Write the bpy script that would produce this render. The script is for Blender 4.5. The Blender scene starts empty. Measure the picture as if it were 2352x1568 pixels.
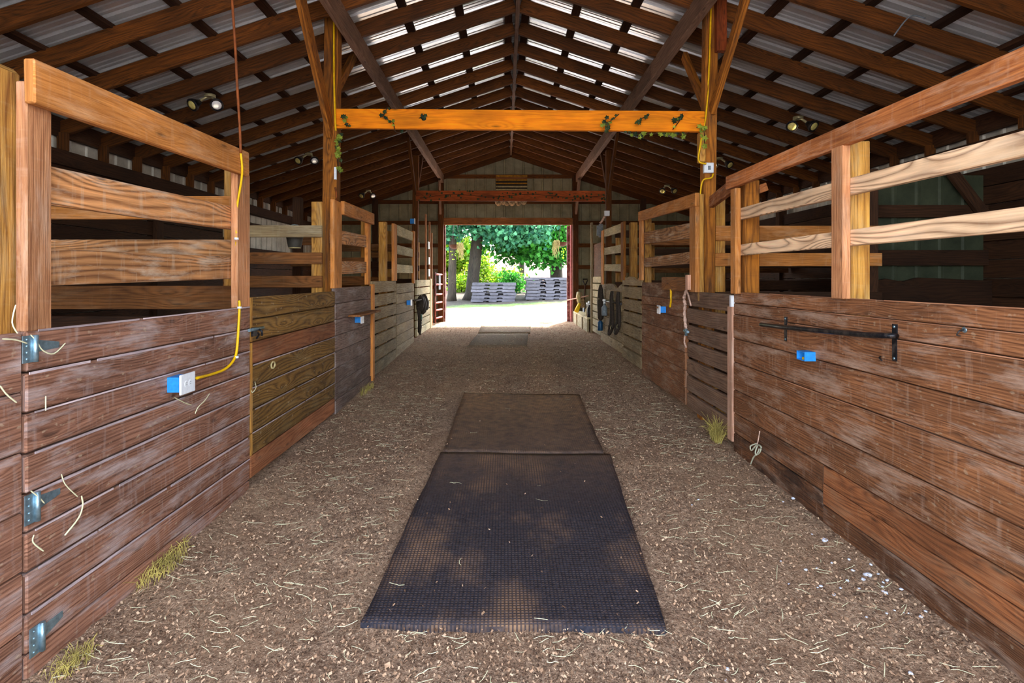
import bpy, math, random
from mathutils import Vector, Matrix
from mathutils import noise as mnoise
R = random.Random(7)
C = bpy.context.scene.collection
F = 1280.0; VX, VY = 1160.0, 640.0; ZC = 1.44
XL, XR = -1.58, 1.71
FT = 2.2                       # head of the front entrance above eye level
YG = 13.4                      # gable wall
PI = math.pi

# ------------------------------------------------------------------ materials
def lin(c):
    o = []
    for v in c:
        v = v / 255.0
        o.append(v / 12.92 if v <= .04045 else ((v + .055) / 1.055) ** 2.4)
    return (o[0], o[1], o[2], 1.0)

class NT:
    def __init__(s, name):
        s.m = bpy.data.materials.new(name); s.m.use_nodes = True
        s.t = s.m.node_tree; s.t.nodes.clear()
        s.out = s.n('ShaderNodeOutputMaterial'); s.b = s.n('ShaderNodeBsdfPrincipled')
        s.l(s.b.outputs[0], s.out.inputs[0])
        s.b.inputs['Specular IOR Level'].default_value = .3
    def n(s, t, **k):
        o = s.t.nodes.new(t)
        for a, v in k.items(): setattr(o, a, v)
        return o
    def l(s, a, b): s.t.links.new(a, b)
    def put(s, i, v):
        if isinstance(v, bpy.types.NodeSocket): s.l(v, i)
        elif v is not None: i.default_value = v
    def math(s, op, a, b=None, clamp=False):
        o = s.n('ShaderNodeMath', operation=op, use_clamp=clamp); s.put(o.inputs[0], a); s.put(o.inputs[1], b); return o.outputs[0]
    def mix(s, f, a, b, blend='MIX'):
        o = s.n('ShaderNodeMix', data_type='RGBA', blend_type=blend); s.put(o.inputs[0], f); s.put(o.inputs[6], a); s.put(o.inputs[7], b); return o.outputs[2]
    def noise(s, v, scale=1, detail=3, rough=.5, dim='3D'):
        o = s.n('ShaderNodeTexNoise', noise_dimensions=dim); s.put(o.inputs['Vector'], v)
        o.inputs['Scale'].default_value = scale; o.inputs['Detail'].default_value = detail; o.inputs['Roughness'].default_value = rough
        return o.outputs[0]
    def vmul(s, v, c):
        o = s.n('ShaderNodeVectorMath', operation='MULTIPLY'); s.put(o.inputs[0], v); o.inputs[1].default_value = c; return o.outputs[0]
    def rng(s, v, a, b, c=0., d=1.):
        o = s.n('ShaderNodeMapRange'); s.put(o.inputs[0], v)
        for i, q in enumerate((a, b, c, d)): o.inputs[i + 1].default_value = q
        return o.outputs[0]
    def uv(s, name): return s.n('ShaderNodeUVMap', uv_map=name).outputs[0]
    def obj(s): return s.n('ShaderNodeTexCoord').outputs['Object']
    def bump(s, h, strength=.4, dist=.01):
        o = s.n('ShaderNodeBump'); o.inputs['Strength'].default_value = strength; o.inputs['Distance'].default_value = dist
        s.put(o.inputs['Height'], h); s.l(o.outputs[0], s.b.inputs['Normal'])
    def done(s, col, rough=.8, metal=0.):
        s.put(s.b.inputs['Base Color'], col); s.put(s.b.inputs['Roughness'], rough); s.put(s.b.inputs['Metallic'], metal); return s.m

def wood(name, light, dark, grey=None, wear=.3, freq=42, ring=.6, amp=5.0, rough=.78, knot=.8, spots=.0, vary=.55, sharp=.55):
    k = NT(name); uv = k.uv('UVMap'); tn = k.n('ShaderNodeSeparateXYZ'); k.l(k.uv('tint'), tn.inputs[0])
    sp = k.n('ShaderNodeSeparateXYZ'); k.l(uv, sp.inputs[0])
    n1 = k.noise(k.vmul(uv, (.9, 5.5, 1)), 1, 2, .5, '2D')
    vo = k.n('ShaderNodeTexVoronoi', voronoi_dimensions='2D'); k.l(k.vmul(uv, (1.25, 5.2, 1)), vo.inputs['Vector']); vo.inputs['Scale'].default_value = 1
    kd = k.rng(vo.outputs['Distance'], 0, .5, 1, 0); kd2 = k.math('POWER', kd, 2.2)
    arg = k.math('ADD', k.math('MULTIPLY', sp.outputs[1], freq), k.math('MULTIPLY', n1, amp))
    arg = k.math('ADD', arg, k.math('MULTIPLY', kd2, 4.5 * knot))
    s = k.math('MULTIPLY_ADD', k.math('SINE', k.math('MULTIPLY', arg, 2 * PI)), .5); s.node.inputs[2].default_value = .5
    s = k.math('POWER', s, sharp)
    fine = k.noise(k.vmul(uv, (5, 170, 1)), 1, 4, .6, '2D')
    f = k.math('ADD', k.math('MULTIPLY', s, ring), k.math('MULTIPLY', k.rng(fine, .33, .67), 1 - ring))
    col = k.mix(f, lin(dark), lin(light))
    kc = k.rng(vo.outputs['Distance'], .015, .06, .75 * min(1, knot), 0)
    col = k.mix(kc, col, lin([c * .42 for c in dark]))
    big = k.noise(k.vmul(uv, (1.6, 4, 1)), 1, 3, .6, '2D')
    br = k.math('MULTIPLY', k.rng(big, .25, .75, .68, 1.3), k.rng(tn.outputs[0], 0, 1, 1 - vary * .5, 1 + vary * .5))
    cb = k.n('ShaderNodeCombineXYZ')
    for i in range(3): k.l(br, cb.inputs[i])
    col = k.mix(1, col, cb.outputs[0], 'MULTIPLY')
    if grey:
        w1 = k.noise(k.vmul(uv, (2.5, 12, 1)), 1, 6, .68, '2D'); w2 = k.noise(k.vmul(uv, (26, 3.5, 1)), 1, 4, .6, '2D')
        w = k.math('MAXIMUM', k.rng(w1, .5, .72), k.math('MULTIPLY', k.rng(w2, .56, .8), .5))
        col = k.mix(k.math('MULTIPLY', w, wear), col, lin(grey))
    if spots:
        w3 = k.noise(k.vmul(uv, (22, 40, 1)), 1, 2, .5, '2D')
        col = k.mix(k.math('MULTIPLY', k.rng(w3, .68, .76), spots), col, lin((200, 180, 150)))
    dn = k.noise(k.vmul(uv, (3, 9, 1)), 1, 5, .65, '2D')          # ingrained muck, strength per board
    col = k.mix(k.math('MULTIPLY', k.rng(dn, .25, .6), tn.outputs[1]), col, lin((26, 20, 18)))
    k.bump(f, .5, .006)
    return k.done(col, rough)

M = {}
M['gate'] = wood('gate_wood', (158, 112, 88), (84, 50, 34), (184, 166, 160), .75, 62, .45, spots=.35)
M['door'] = wood('door_wood', (146, 108, 52), (70, 45, 16), (170, 150, 110), .25, 34, .65, spots=.35)
M['doorred'] = wood('door_red_wood', (164, 104, 66), (110, 62, 38), (180, 150, 120), .25, 36, .5)
M['greywood'] = wood('grey_wood', (158, 132, 120), (92, 70, 60), (176, 166, 162), .6, 44, .4)
M['right'] = wood('brown_wood', (158, 104, 66), (76, 42, 22), (200, 170, 148), .6, 66, .42, spots=.3)
M['patch'] = wood('patch_wood', (168, 104, 62), (92, 50, 26), (170, 140, 110), .3, 50, .5)
M['orange'] = wood('orange_wood', (226, 150, 76), (174, 102, 38), (230, 190, 150), .35, 34, .35)
M['tan'] = wood('tan_wood', (208, 146, 98), (160, 100, 62), (216, 184, 156), .35, 40, .35)
M['rail'] = wood('rail_wood', (206, 146, 92), (104, 60, 30), (224, 204, 178), .6, 36, .7)
M['pale'] = wood('pale_rail_wood', (238, 200, 158), (118, 74, 46), (226, 204, 180), .3, 26, .8, amp=4, knot=1.3, sharp=.3)
M['slat'] = wood('slat_wood', (150, 116, 92), (88, 62, 46), (160, 140, 126), .4, 50, .45)
M['topr'] = wood('top_rail_wood', (196, 122, 66), (136, 72, 34), (226, 190, 160), .45, 40, .35)
M['yellow'] = wood('yellow_post_wood', (200, 146, 66), (122, 74, 24), (200, 176, 130), .35, 26, .5)
M['post'] = wood('old_post_wood', (176, 108, 32), (84, 44, 10), (60, 44, 34), .6, 24, .5)
M['raft'] = wood('rafter_wood', (116, 64, 14), (50, 27, 4), None, 0, 30, .4)
M['girder'] = wood('girder_wood', (138, 106, 84), (92, 64, 46), None, 0, 30, .35)
M['beam'] = wood('beam_wood', (244, 146, 10), (206, 104, 4), None, 0, 16, .4, amp=4, knot=.9, vary=.2)
M['redbeam'] = wood('red_beam_wood', (176, 84, 32), (116, 50, 18), (40, 26, 16), .5, 22, .4)
M['far'] = wood('far_plank_wood', (164, 142, 104), (104, 82, 54), (190, 176, 146), .5, 44, .35)
M['farpale'] = wood('far_pale_wood', (206, 192, 150), (150, 132, 92), (220, 212, 180), .4, 44, .35)
M['part'] = wood('partition_wood', (150, 96, 48), (84, 48, 20), (150, 120, 90), .35, 36, .45)
M['dark'] = wood('dark_wood', (78, 48, 26), (40, 22, 12), None, 0, 36, .4)
M['batten'] = wood('batten_wood', (206, 160, 132), (160, 112, 88), (224, 200, 180), .4, 40, .3)
M['edge'] = wood('worn_edge_wood', (206, 186, 186), (160, 140, 140), None, 0, 60, .2)
M['edger'] = wood('worn_red_edge_wood', (196, 140, 104), (140, 92, 64), None, 0, 60, .2)
M['pallet'] = wood('pallet_wood', (110, 108, 116), (66, 66, 76), None, 0, 40, .3, vary=.3)
M['bark'] = wood('tree_bark', (64, 54, 42), (26, 21, 16), (60, 66, 48), .3, 14, .6, amp=7)

def plain(name, c, rough=.6, metal=0., var=.25, scale=30, dirt=None, dfac=.5):
    k = NT(name); n = k.noise(k.obj(), scale, 4, .6)
    col = k.mix(k.rng(n, .25, .75), lin([v * (1 - var) for v in c]), lin([min(255, v * (1 + var * .5)) for v in c]))
    if dirt: col = k.mix(k.math('MULTIPLY', k.rng(k.noise(k.obj(), scale * .4, 5, .7), .48, .62), dfac), col, lin(dirt))
    return k.done(col, rough, metal)
M['galv'] = plain('galvanised_steel', (150, 178, 190), .38, .8, .2, 60)
M['black'] = plain('black_iron', (26, 27, 32), .35, .3, .3, 60, (110, 96, 84), .35)
M['blue'] = plain('blue_plastic', (40, 140, 226), .45, 0, .12, 60)
M['white'] = plain('white_plastic', (232, 236, 240), .4, 0, .06, 40)
M['grey'] = plain('grey_plastic', (120, 128, 134), .5)
M['cable'] = plain('yellow_cable', (236, 186, 10), .45, 0, .1)
M['rust'] = plain('brown_cord', (122, 62, 22), .7, 0, .4, 14)
M['rope'] = plain('pale_rope', (206, 170, 150), .9, 0, .3, 50)
M['twine'] = plain('hay_twine', (190, 190, 164), .9, 0, .15, 50)
M['chip'] = plain('white_chip_matter', (222, 226, 240), .8, 0, .12, 40)
M['lens'] = plain('lamp_lens', (214, 200, 120), .25, 0, .2, 30)
M['lampw'] = plain('white_lamp_glass', (240, 240, 240), .2, 0, .03, 30)
M['socket'] = plain('lamp_metal', (170, 160, 120), .4, .4, .2, 30)
M['redpipe'] = plain('red_pipe_paint', (100, 36, 28), .45, .2, .3, 18, (200, 170, 160), .4)
M['pinktrim'] = plain('pink_door_trim', (196, 120, 116), .5, .1, .15, 20)
M['yel'] = plain('yellow_handle', (250, 206, 10), .45, 0, .1)
M['halter'] = plain('black_webbing', (58, 48, 40), .85, 0, .4, 40)
M['teal'] = plain('teal_bottle', (20, 66, 100), .4, 0, .2, 30)
M['basketm'] = plain('basket_fibre', (64, 34, 18), .9, 0, .5, 60)
M['drygrass'] = plain('dry_trailing_stems', (156, 150, 104), .9, 0, .4, 30)
M['burlap'] = plain('bundle_cloth', (150, 128, 100), .95, 0, .5, 30)
M['goldw'] = plain('sign_gold_paint', (176, 122, 24), .7, 0, .4, 14)
M['signd'] = plain('sign_dark_paint', (42, 34, 24), .7, 0, .4, 14)
M['signp'] = plain('sign_pale_paint', (196, 180, 130), .7, 0, .3, 14)
M['bucketm'] = plain('grey_bucket_plastic', (70, 66, 58), .5, 0, .3, 14)
M['straw'] = plain('straw_blade', (242, 228, 182), .8, 0, .3, 3)
M['hay'] = plain('green_hay_blade', (176, 158, 84), .85, 0, .4, 6)

def leafmat(name, a, b, trans=.35):
    k = NT(name); uv = k.uv('tint'); sp = k.n('ShaderNodeSeparateXYZ'); k.l(uv, sp.inputs[0])
    col = k.mix(sp.outputs[0], lin(a), lin(b))
    k.done(col, .55)
    t = k.n('ShaderNodeBsdfTranslucent'); k.l(col, t.inputs[0]); mx = k.n('ShaderNodeMixShader'); mx.inputs[0].default_value = trans
    k.l(k.b.outputs[0], mx.inputs[1]); k.l(t.outputs[0], mx.inputs[2]); k.l(mx.outputs[0], k.out.inputs[0])
    return k.m
M['leafblue'] = leafmat('blue_green_leaf', (20, 76, 58), (86, 156, 108), .4)
M['leafgreen'] = leafmat('green_leaf', (18, 84, 24), (76, 160, 52), .45)
M['leafyel'] = leafmat('yellow_green_leaf', (72, 124, 16), (160, 184, 48), .5)
M['ivy'] = leafmat('ivy_leaf', (24, 42, 24), (58, 74, 34), .1)
M['ivyl'] = leafmat('light_ivy_leaf', (110, 130, 40), (176, 190, 70), .3)

def siding(name, c, c2, metal, rough, sc=4):
    k = NT(name); n = k.noise(k.obj(), sc, 5, .65); n2 = k.noise(k.vmul(k.obj(), (1, 1, 1)), 70, 2, .6)
    col = k.mix(k.rng(n, .3, .7), lin(c2), lin(c)); col = k.mix(k.math('MULTIPLY', n2, .35), col, lin([v * .55 for v in c]))
    return k.done(col, rough, metal)
M['roof'] = siding('roof_sheet_metal', (250, 252, 250), (226, 230, 228), .45, .24)
M['wallmetal'] = siding('wall_sheet_metal', (164, 156, 122), (120, 112, 82), .1, .5)
M['sidemetal'] = siding('side_sheet_metal', (226, 220, 206), (176, 170, 156), .1, .5)
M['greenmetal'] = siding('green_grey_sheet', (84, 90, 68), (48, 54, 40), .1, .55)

# bedding floor
k = NT('bedding_floor'); o = k.obj()
n1 = k.noise(o, 3, 5, .65); n2 = k.noise(o, 38, 5, .75); n3 = k.noise(k.vmul(o, (1, .6, 1)), 130, 2, .6); n4 = k.noise(o, 1.1, 3, .5)
col = k.mix(k.rng(n2, .32, .68), lin((88, 64, 48)), lin((222, 184, 150)))
col = k.mix(k.math('MULTIPLY', k.rng(n1, .42, .68), .5), col, lin((140, 104, 78)))
col = k.mix(k.rng(n3, .6, .7), col, lin((236, 212, 180)))
col = k.mix(k.math('MULTIPLY', k.rng(n3, .42, .32), .75), col, lin((44, 30, 22)))
col = k.mix(k.math('MULTIPLY', k.rng(n4, .5, .7), .35), col, lin((196, 160, 124)))
k.bump(k.math('ADD', n2, k.math('MULTIPLY', n3, .6)), .9, .03); M['floor'] = k.done(col, .95)
# rubber mat
k = NT('rubber_mat_grid'); o = k.obj(); sp = k.n('ShaderNodeSeparateXYZ'); k.l(o, sp.inputs[0])
gx = k.math('ABSOLUTE', k.math('SINE', k.math('MULTIPLY', sp.outputs[0], PI / .0165))); gy = k.math('ABSOLUTE', k.math('SINE', k.math('MULTIPLY', sp.outputs[1], PI / .0165)))
g = k.math('MULTIPLY', k.rng(gx, .35, .75), k.rng(gy, .35, .75))
d1 = k.noise(k.vmul(o, (1, .7, 1)), 2.6, 4, .6); d2 = k.noise(o, 60, 4, .7)
rub = k.mix(k.rng(d2, .3, .7), lin((26, 26, 32)), lin((58, 57, 66)))
dust = k.math('MULTIPLY', k.rng(d1, .47, .8), k.math('ADD', k.math('MULTIPLY', g, .85), .2), True)
dust = k.math('MAXIMUM', dust, k.math('MULTIPLY', k.rng(d2, .66, .74), .55))
dust = k.math('MAXIMUM', dust, k.math('MULTIPLY', g, .12)); k.b.inputs['Specular IOR Level'].default_value = .12
yy = k.rng(sp.outputs[1], .9, 3.2); dust = k.math('MAXIMUM', dust, k.math('MULTIPLY', yy, k.rng(k.noise(o, 14, 5, .7), .3, .7, .25, .9)))
col = k.mix(dust, rub, lin((166, 128, 94))); k.bump(g, .6, .004); M['mat'] = k.done(col, .7)
M['farmat'] = plain('dusty_rubber', (126, 106, 84), 1., 0, .35, 40)
# outdoor ground
k = NT('gravel_ground'); o = k.obj(); sp = k.n('ShaderNodeSeparateXYZ'); k.l(o, sp.inputs[0])
n1 = k.noise(o, 9, 6, .7); n2 = k.noise(o, .6, 4, .6)
gr = k.mix(k.rng(n1, .35, .65), lin((140, 130, 126)), lin((206, 200, 200)))
gs = k.mix(k.rng(n1, .3, .7), lin((60, 84, 44)), lin((120, 150, 74)))
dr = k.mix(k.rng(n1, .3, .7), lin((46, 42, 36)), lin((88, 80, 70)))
fd = k.mix(k.rng(k.noise(o, 3.5, 6, .75), .38, .62), lin((58, 44, 28)), lin((128, 96, 84)))
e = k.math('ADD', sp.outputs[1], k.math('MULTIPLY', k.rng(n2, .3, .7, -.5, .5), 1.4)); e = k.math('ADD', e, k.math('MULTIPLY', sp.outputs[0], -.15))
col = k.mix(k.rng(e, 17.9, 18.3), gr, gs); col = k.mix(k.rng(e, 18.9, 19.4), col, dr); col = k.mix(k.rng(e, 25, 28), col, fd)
k.bump(n1, .6, .05); M['ground'] = k.done(col, .95)

# ------------------------------------------------------------------ mesh builder
class MB:
    def __init__(s): s.v = []; s.f = []; s.uv = []; s.tn = []; s.sm = []
    def quad(s, idx, uvs, t, smooth=False): s.f.append(idx); s.uv.append(uvs); s.tn.append(t); s.sm.append(smooth)
    def beam(s, a, b, w, h, up=(0, 0, 1), dirt=0., tint=None, taper=1.):
        a = Vector(a); b = Vector(b); d = b - a; L = d.length; d = d / L; up = Vector(up)
        sd = d.cross(up)
        if sd.length < 1e-5: sd = d.cross(Vector((0, 1, 0)))
        sd.normalize(); u = sd.cross(d).normalized()
        n = len(s.v); ru, rv = R.uniform(0, 40), R.uniform(0, 40); t = (R.random() if tint is None else tint, dirt)
        for p, q in ((a, 1.), (b, taper)):
            for x, y in ((-1, -1), (1, -1), (1, 1), (-1, 1)): s.v.append(p + sd * (x * w / 2 * q) + u * (y * h / 2 * q))
        per = [0, w, w + h, 2 * w + h, 2 * w + 2 * h]
        for i in range(4):
            j = (i + 1) % 4
            s.quad([n + i, n + j, n + 4 + j, n + 4 + i], [(ru, rv + per[i]), (ru, rv + per[i + 1]), (ru + L, rv + per[i + 1]), (ru + L, rv + per[i])], t)
        for q, rev in ((0, 1), (4, 0)):
            ix = [n + q + i for i in range(4)]; uv = [(ru, rv), (ru, rv + w * 2), (ru + h * .3, rv + w * 2), (ru + h * .3, rv)]
            if rev: ix = ix[::-1]
            s.quad(ix, uv, t)
        return s
    def box(s, p, q, long='y', dirt=0., tint=None):
        c = [(p[i] + q[i]) / 2 for i in range(3)]; e = [abs(q[i] - p[i]) for i in range(3)]
        if long == 'y': return s.beam((c[0], min(p[1], q[1]), c[2]), (c[0], max(p[1], q[1]), c[2]), e[0], e[2], (0, 0, 1), dirt, tint)
        if long == 'x': return s.beam((min(p[0], q[0]), c[1], c[2]), (max(p[0], q[0]), c[1], c[2]), e[1], e[2], (0, 0, 1), dirt, tint)
        return s.beam((c[0], c[1], min(p[2], q[2])), (c[0], c[1], max(p[2], q[2])), e[0], e[1], (0, 1, 0), dirt, tint)
    def prism(s, pts, x0, x1, dirt=0., tint=None):            # polygon in (y, z), extruded along x
        n = len(s.v); m = len(pts); ru, rv = R.uniform(0, 40), R.uniform(0, 40); t = (R.random() if tint is None else tint, dirt)
        for x in (x0, x1):
            for y, z in pts: s.v.append(Vector((x, y, z)))
        uv = [(ru + y, rv + z) for y, z in pts]
        s.quad([n + i for i in range(m)], uv, t); s.quad([n + m + i for i in range(m)][::-1], uv[::-1], t)
        for i in range(m):
            j = (i + 1) % m; s.quad([n + i, n + m + i, n + m + j, n + j], [uv[i], (uv[i][0], uv[i][1] + .04), (uv[j][0], uv[j][1] + .04), uv[j]], t)
        return s
    def tube(s, pts, r, n=8, cap=True):
        pts = [Vector(p) for p in pts]; m = len(pts); b0 = len(s.v); rs = r if isinstance(r, (list, tuple)) else [r] * m
        ref = Vector((0, 0, 1)); L = 0; ru = R.uniform(0, 40); t = (R.random(), 0)
        Ls = []
        for i, p in enumerate(pts):
            d = (pts[min(i + 1, m - 1)] - pts[max(i - 1, 0)]).normalized()
            if i: L += (p - pts[i - 1]).length
            Ls.append(L)
            a = d.cross(ref)
            if a.length < .05: a = d.cross(Vector((1, 0, 0)))
            a.normalize(); c = a.cross(d).normalized()
            for q in range(n): s.v.append(p + (a * math.cos(2 * PI * q / n) + c * math.sin(2 * PI * q / n)) * rs[i])
        for i in range(m - 1):
            for q in range(n):
                w = (q + 1) % n; A = b0 + i * n
                vv = 2 * PI * rs[i] / n
                s.quad([A + q, A + w, A + n + w, A + n + q], [(ru + Ls[i], q * vv), (ru + Ls[i], (q + 1) * vv), (ru + Ls[i + 1], (q + 1) * vv), (ru + Ls[i + 1], q * vv)], t, True)
        if cap:
            s.quad([b0 + q for q in range(n)][::-1], [(0, 0)] * n, t); s.quad([b0 + (m - 1) * n + q for q in range(n)], [(0, 0)] * n, t)
        return s
    def lathe(s, prof, mtx, n=16):
        b0 = len(s.v); m = len(prof); t = (R.random(), 0)
        for r, z in prof:
            for q in range(n): s.v.append(mtx @ Vector((r * math.cos(2 * PI * q / n), r * math.sin(2 * PI * q / n), z)))
        for i in range(m - 1):
            for q in range(n):
                w = (q + 1) % n; A = b0 + i * n; s.quad([A + q, A + w, A + n + w, A + n + q], [(0, 0)] * 4, t, True)
        s.quad([b0 + q for q in range(n)][::-1], [(0, 0)] * n, t); s.quad([b0 + (m - 1) * n + q for q in range(n)], [(0, 0)] * n, t)
        return s
    def strip(s, pts, w, nrm):                                  # thin folded blade (hay, straw)
        pts = [Vector(p) for p in pts]; b0 = len(s.v); m = len(pts); t = (R.random(), 0); nrm = Vector(nrm)
        for i, p in enumerate(pts):
            d = (pts[min(i + 1, m - 1)] - pts[max(i - 1, 0)]); a = d.cross(nrm)
            a = a.normalized() if a.length > 1e-7 else Vector((1, 0, 0)); ww = w * (.35 if i in (0, m - 1) else .5)
            s.v.append(p - a * ww); s.v.append(p + nrm * w * .35); s.v.append(p + a * ww)
        for i in range(m - 1):
            A = b0 + 3 * i
            for q in (0, 1): s.quad([A + q, A + q + 1, A + q + 4, A + q + 3], [(0, 0)] * 4, t)
        return s
    def leaf(s, c, size, rng, up=None, flat=.0):
        n = Vector((rng.gauss(0, 1), rng.gauss(0, 1), rng.gauss(.5, 1))).normalized() if up is None else Vector(up)
        a = n.cross(Vector((rng.gauss(0, 1), rng.gauss(0, 1), rng.gauss(0, 1)))).normalized(); b = n.cross(a); c = Vector(c); b0 = len(s.v); t = (rng.random(), 0)
        l, w = size, size * .42
        for p in (c - a * l * .5, c + b * w + n * w * .35, c + a * l * .5, c - b * w + n * w * .35): s.v.append(p)
        s.quad([b0, b0 + 1, b0 + 2], [(0, 0)] * 3, t); s.quad([b0, b0 + 2, b0 + 3], [(0, 0)] * 3, t)
    def star(s, c, size, nrm, ang):                             # lobed ivy leaf with a raised midrib
        nrm = Vector(nrm).normalized(); a = nrm.cross(Vector((.3, .2, 1))).normalized(); b = nrm.cross(a); c = Vector(c); b0 = len(s.v); t = (R.random(), 0)
        s.v.append(c + nrm * size * .18)
        for i in range(10):
            r = size * (.62 if i % 2 == 0 else .36); th = ang + 2 * PI * i / 10
            s.v.append(c + a * (r * math.cos(th)) + b * (r * math.sin(th)))
        for i in range(10): s.quad([b0, b0 + 1 + i, b0 + 1 + (i + 1) % 10], [(0, 0)] * 3, t)
    def build(s, name, m, parent=None, base=None, bevel=0.):
        me = bpy.data.meshes.new(name); o = bpy.data.objects.new(name, me); C.objects.link(o)
        if base is None:
            if parent is not None: base = BASE[parent.name]
            else:
                xs = [v[0] for v in s.v]; ys = [v[1] for v in s.v]; zs = [v[2] for v in s.v]
                base = Vector(((min(xs) + max(xs)) / 2, (min(ys) + max(ys)) / 2, min(zs)))
        base = Vector(base)
        me.from_pydata([v - base for v in s.v], [], s.f)
        u1 = me.uv_layers.new(name='UVMap'); u2 = me.uv_layers.new(name='tint'); i = 0; a = []; b = []
        for uvs, t in zip(s.uv, s.tn):
            for q in uvs: a.extend(q); b.extend(t)
        u1.data.foreach_set('uv', a); u2.data.foreach_set('uv', b)
        me.polygons.foreach_set('use_smooth', s.sm)
        me.materials.append(M[m] if isinstance(m, str) else m)
        if parent is None: o.location = base
        else: o.parent = parent
        BASE[o.name] = base
        if bevel:
            q = o.modifiers.new('edge', 'BEVEL'); q.width = bevel; q.segments = 1; q.limit_method = 'ANGLE'
        me.update(); return o
BASE = {}
def tag(o, label=None, cat=None, group=None, kind=None):
    if label: o['label'] = label; o['kind'] = 'thing'
    if cat: o['category'] = cat
    if group: o['group'] = group
    if kind: o['kind'] = kind
    return o
def thing(name, loc, label, cat, group=None, kind=None):
    o = bpy.data.objects.new(name, None); C.objects.link(o); o.location = loc; o.empty_display_size = .1; BASE[o.name] = Vector(loc)
    return tag(o, label, cat, group, kind)

# ------------------------------------------------------------------ the ground and camera geometry
HP = [(-30, 1.50), (-3, 1.47), (0, 1.45), (2.2, 1.41), (4.0, 1.30), (5.9, 1.235), (8.2, 1.14), (10.9, 1.055), (13.4, 1.03), (17, .93), (20, .83), (26, .62), (34, .25), (45, -.6), (70, -3.4), (110, -6.)]
def gz(x, y):
    for (a, p), (b, q) in zip(HP, HP[1:]):
        if y <= b: h = p + (q - p) * max(0, (y - a)) / (b - a); break
    else: h = HP[-1][1]
    z = ZC - h
    if y < 4.5 and y > -.5: z += .09 * min(1, abs(x - .06) / 1.65) ** 4 * min(1, (4.5 - y) / 2.5)
    if 14 < y < 30: z += .03 * x * min(1, (y - 14) / 5) * (1 if abs(x) < 8 else 8 / abs(x))
    return z
def gpt(px, py):                                                # pixel -> ground point
    y = 5.
    for _ in range(60):
        x = (px - VX) * y / F; h = ZC - gz(x, y); y = .5 * y + .5 * F * h / (py - VY)
    x = (px - VX) * y / F; return Vector((x, y, gz(x, y)))
def P(px, py, y): return Vector(((px - VX) * y / F, y, ZC - (py - VY) * y / F))
def W(px, py, x): y = F * x / (px - VX); return Vector((x, y, ZC - (py - VY) * y / F))
def Z(r): return ZC + r

cam = bpy.data.cameras.new('camera'); co = bpy.data.objects.new('camera', cam); C.objects.link(co)
co.location = (0, 0, ZC); co.rotation_euler = (PI / 2, 0, 0); cam.sensor_width = 36; cam.lens = 36 * F / 2352
cam.shift_x = 16 / 2352; cam.shift_y = -144 / 2352; cam.clip_start = .05; cam.clip_end = 400
bpy.context.scene.camera = co

# ------------------------------------------------------------------ floor and outdoor ground
def grid(xs, ys, fz):
    m = MB(); nx = len(xs)
    for y in ys:
        for x in xs: m.v.append(Vector((x, y, fz(x, y))))
    for j in range(len(ys) - 1):
        for i in range(nx - 1): m.quad([j * nx + i, j * nx + i + 1, (j + 1) * nx + i + 1, (j + 1) * nx + i], [(0, 0)] * 4, (.5, 0), True)
    return m
def ns(x, y, s): return mnoise.noise(Vector((x * s, y * s, 3.7)))
xs = [-4.7, -3.9, -3.1, -2.4] + [-1.9 + .035 * i for i in range(113)] + [2.4, 3.2, 4.1, 5.0]
ys = []; y = -.6
while y < 13.55: ys.append(y); y += .025 + max(0, y) * .006
ys.append(13.7)
tag(grid(xs, ys, lambda x, y: gz(x, y) + .012 * ns(x, y, 9) + .009 * ns(x, y, 24) + .006 * ns(x, y, 3)).build('floor', 'floor', base=(0, 0, 0)),
    'brown trodden bedding floor of the barn aisle', 'floor', kind='structure')
xs = [-60, -40, -25, -15, -9] + [-6 + .4 * i for i in range(31)] + [9, 15, 25, 40, 60]
ys = [13.55 + .3 * i for i in range(45)] + [28, 30, 33, 37, 42, 48, 56, 70, 90, 110]
tag(grid(xs, ys, lambda x, y: gz(x, y) + .02 * ns(x, y, 2.1)).build('ground', 'ground', base=(0, 0, 0)), 'pale gravel yard, grass strip and bright field beyond the doorway', 'ground', kind='structure')
tag(grid([-40, -20, -10, -5, 0, 5, 10, 20, 40], [-40, -25, -15, -8, -4, -2, -.55], lambda x, y: gz(x, y)).build('ground', 'ground', base=(0, 0, 0)), 'gravel yard in front of the open barn end', 'ground', kind='structure')

# ------------------------------------------------------------------ roof: structure with rafters, purlins, ridge and girders as parts
RX, RZ, RS = .14, Z(2.98), .333
def rz(x): return RZ - RS * abs(x - RX)
XWL, XWR = -4.56, 4.82
YS = [6.2 + .565 * i for i in range(-11, 13)]
prof = []
y = -.35
while y < 14.0:
    prof += [(y, 0), (y + .04, 0), (y + .05, .007), (y + .065, .007), (y + .075, 0), (y + .105, 0), (y + .115, .007), (y + .13, .007), (y + .14, 0), (y + .170, 0), (y + .180, .025), (y + .205, .025), (y + .2149, 0)]; y += .229
m = MB()
for side, xe in ((-1, XWL - .3), (1, XWR + .3)):
    b0 = len(m.v); XX = [RX, (RX + xe) / 2, xe]
    for yy, dz in prof:
        for x in XX: m.v.append(Vector((x, yy, rz(x) + .205 + dz)))
    for i in range(len(prof) - 1):
        for j in (0, 1):
            A = b0 + i * 3 + j; q = [A, A + 1, A + 4, A + 3]
            m.quad(q if side < 0 else q[::-1], [(0, 0)] * 4, (.5, 0))
roof = m.build('ceiling', 'roof', base=(0, 0, 0)); tag(roof, 'corrugated metal barn roof on dark rafters and purlins', 'roof', kind='structure')
PLZ = {-1: 1.285, 1: 1.36}
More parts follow.
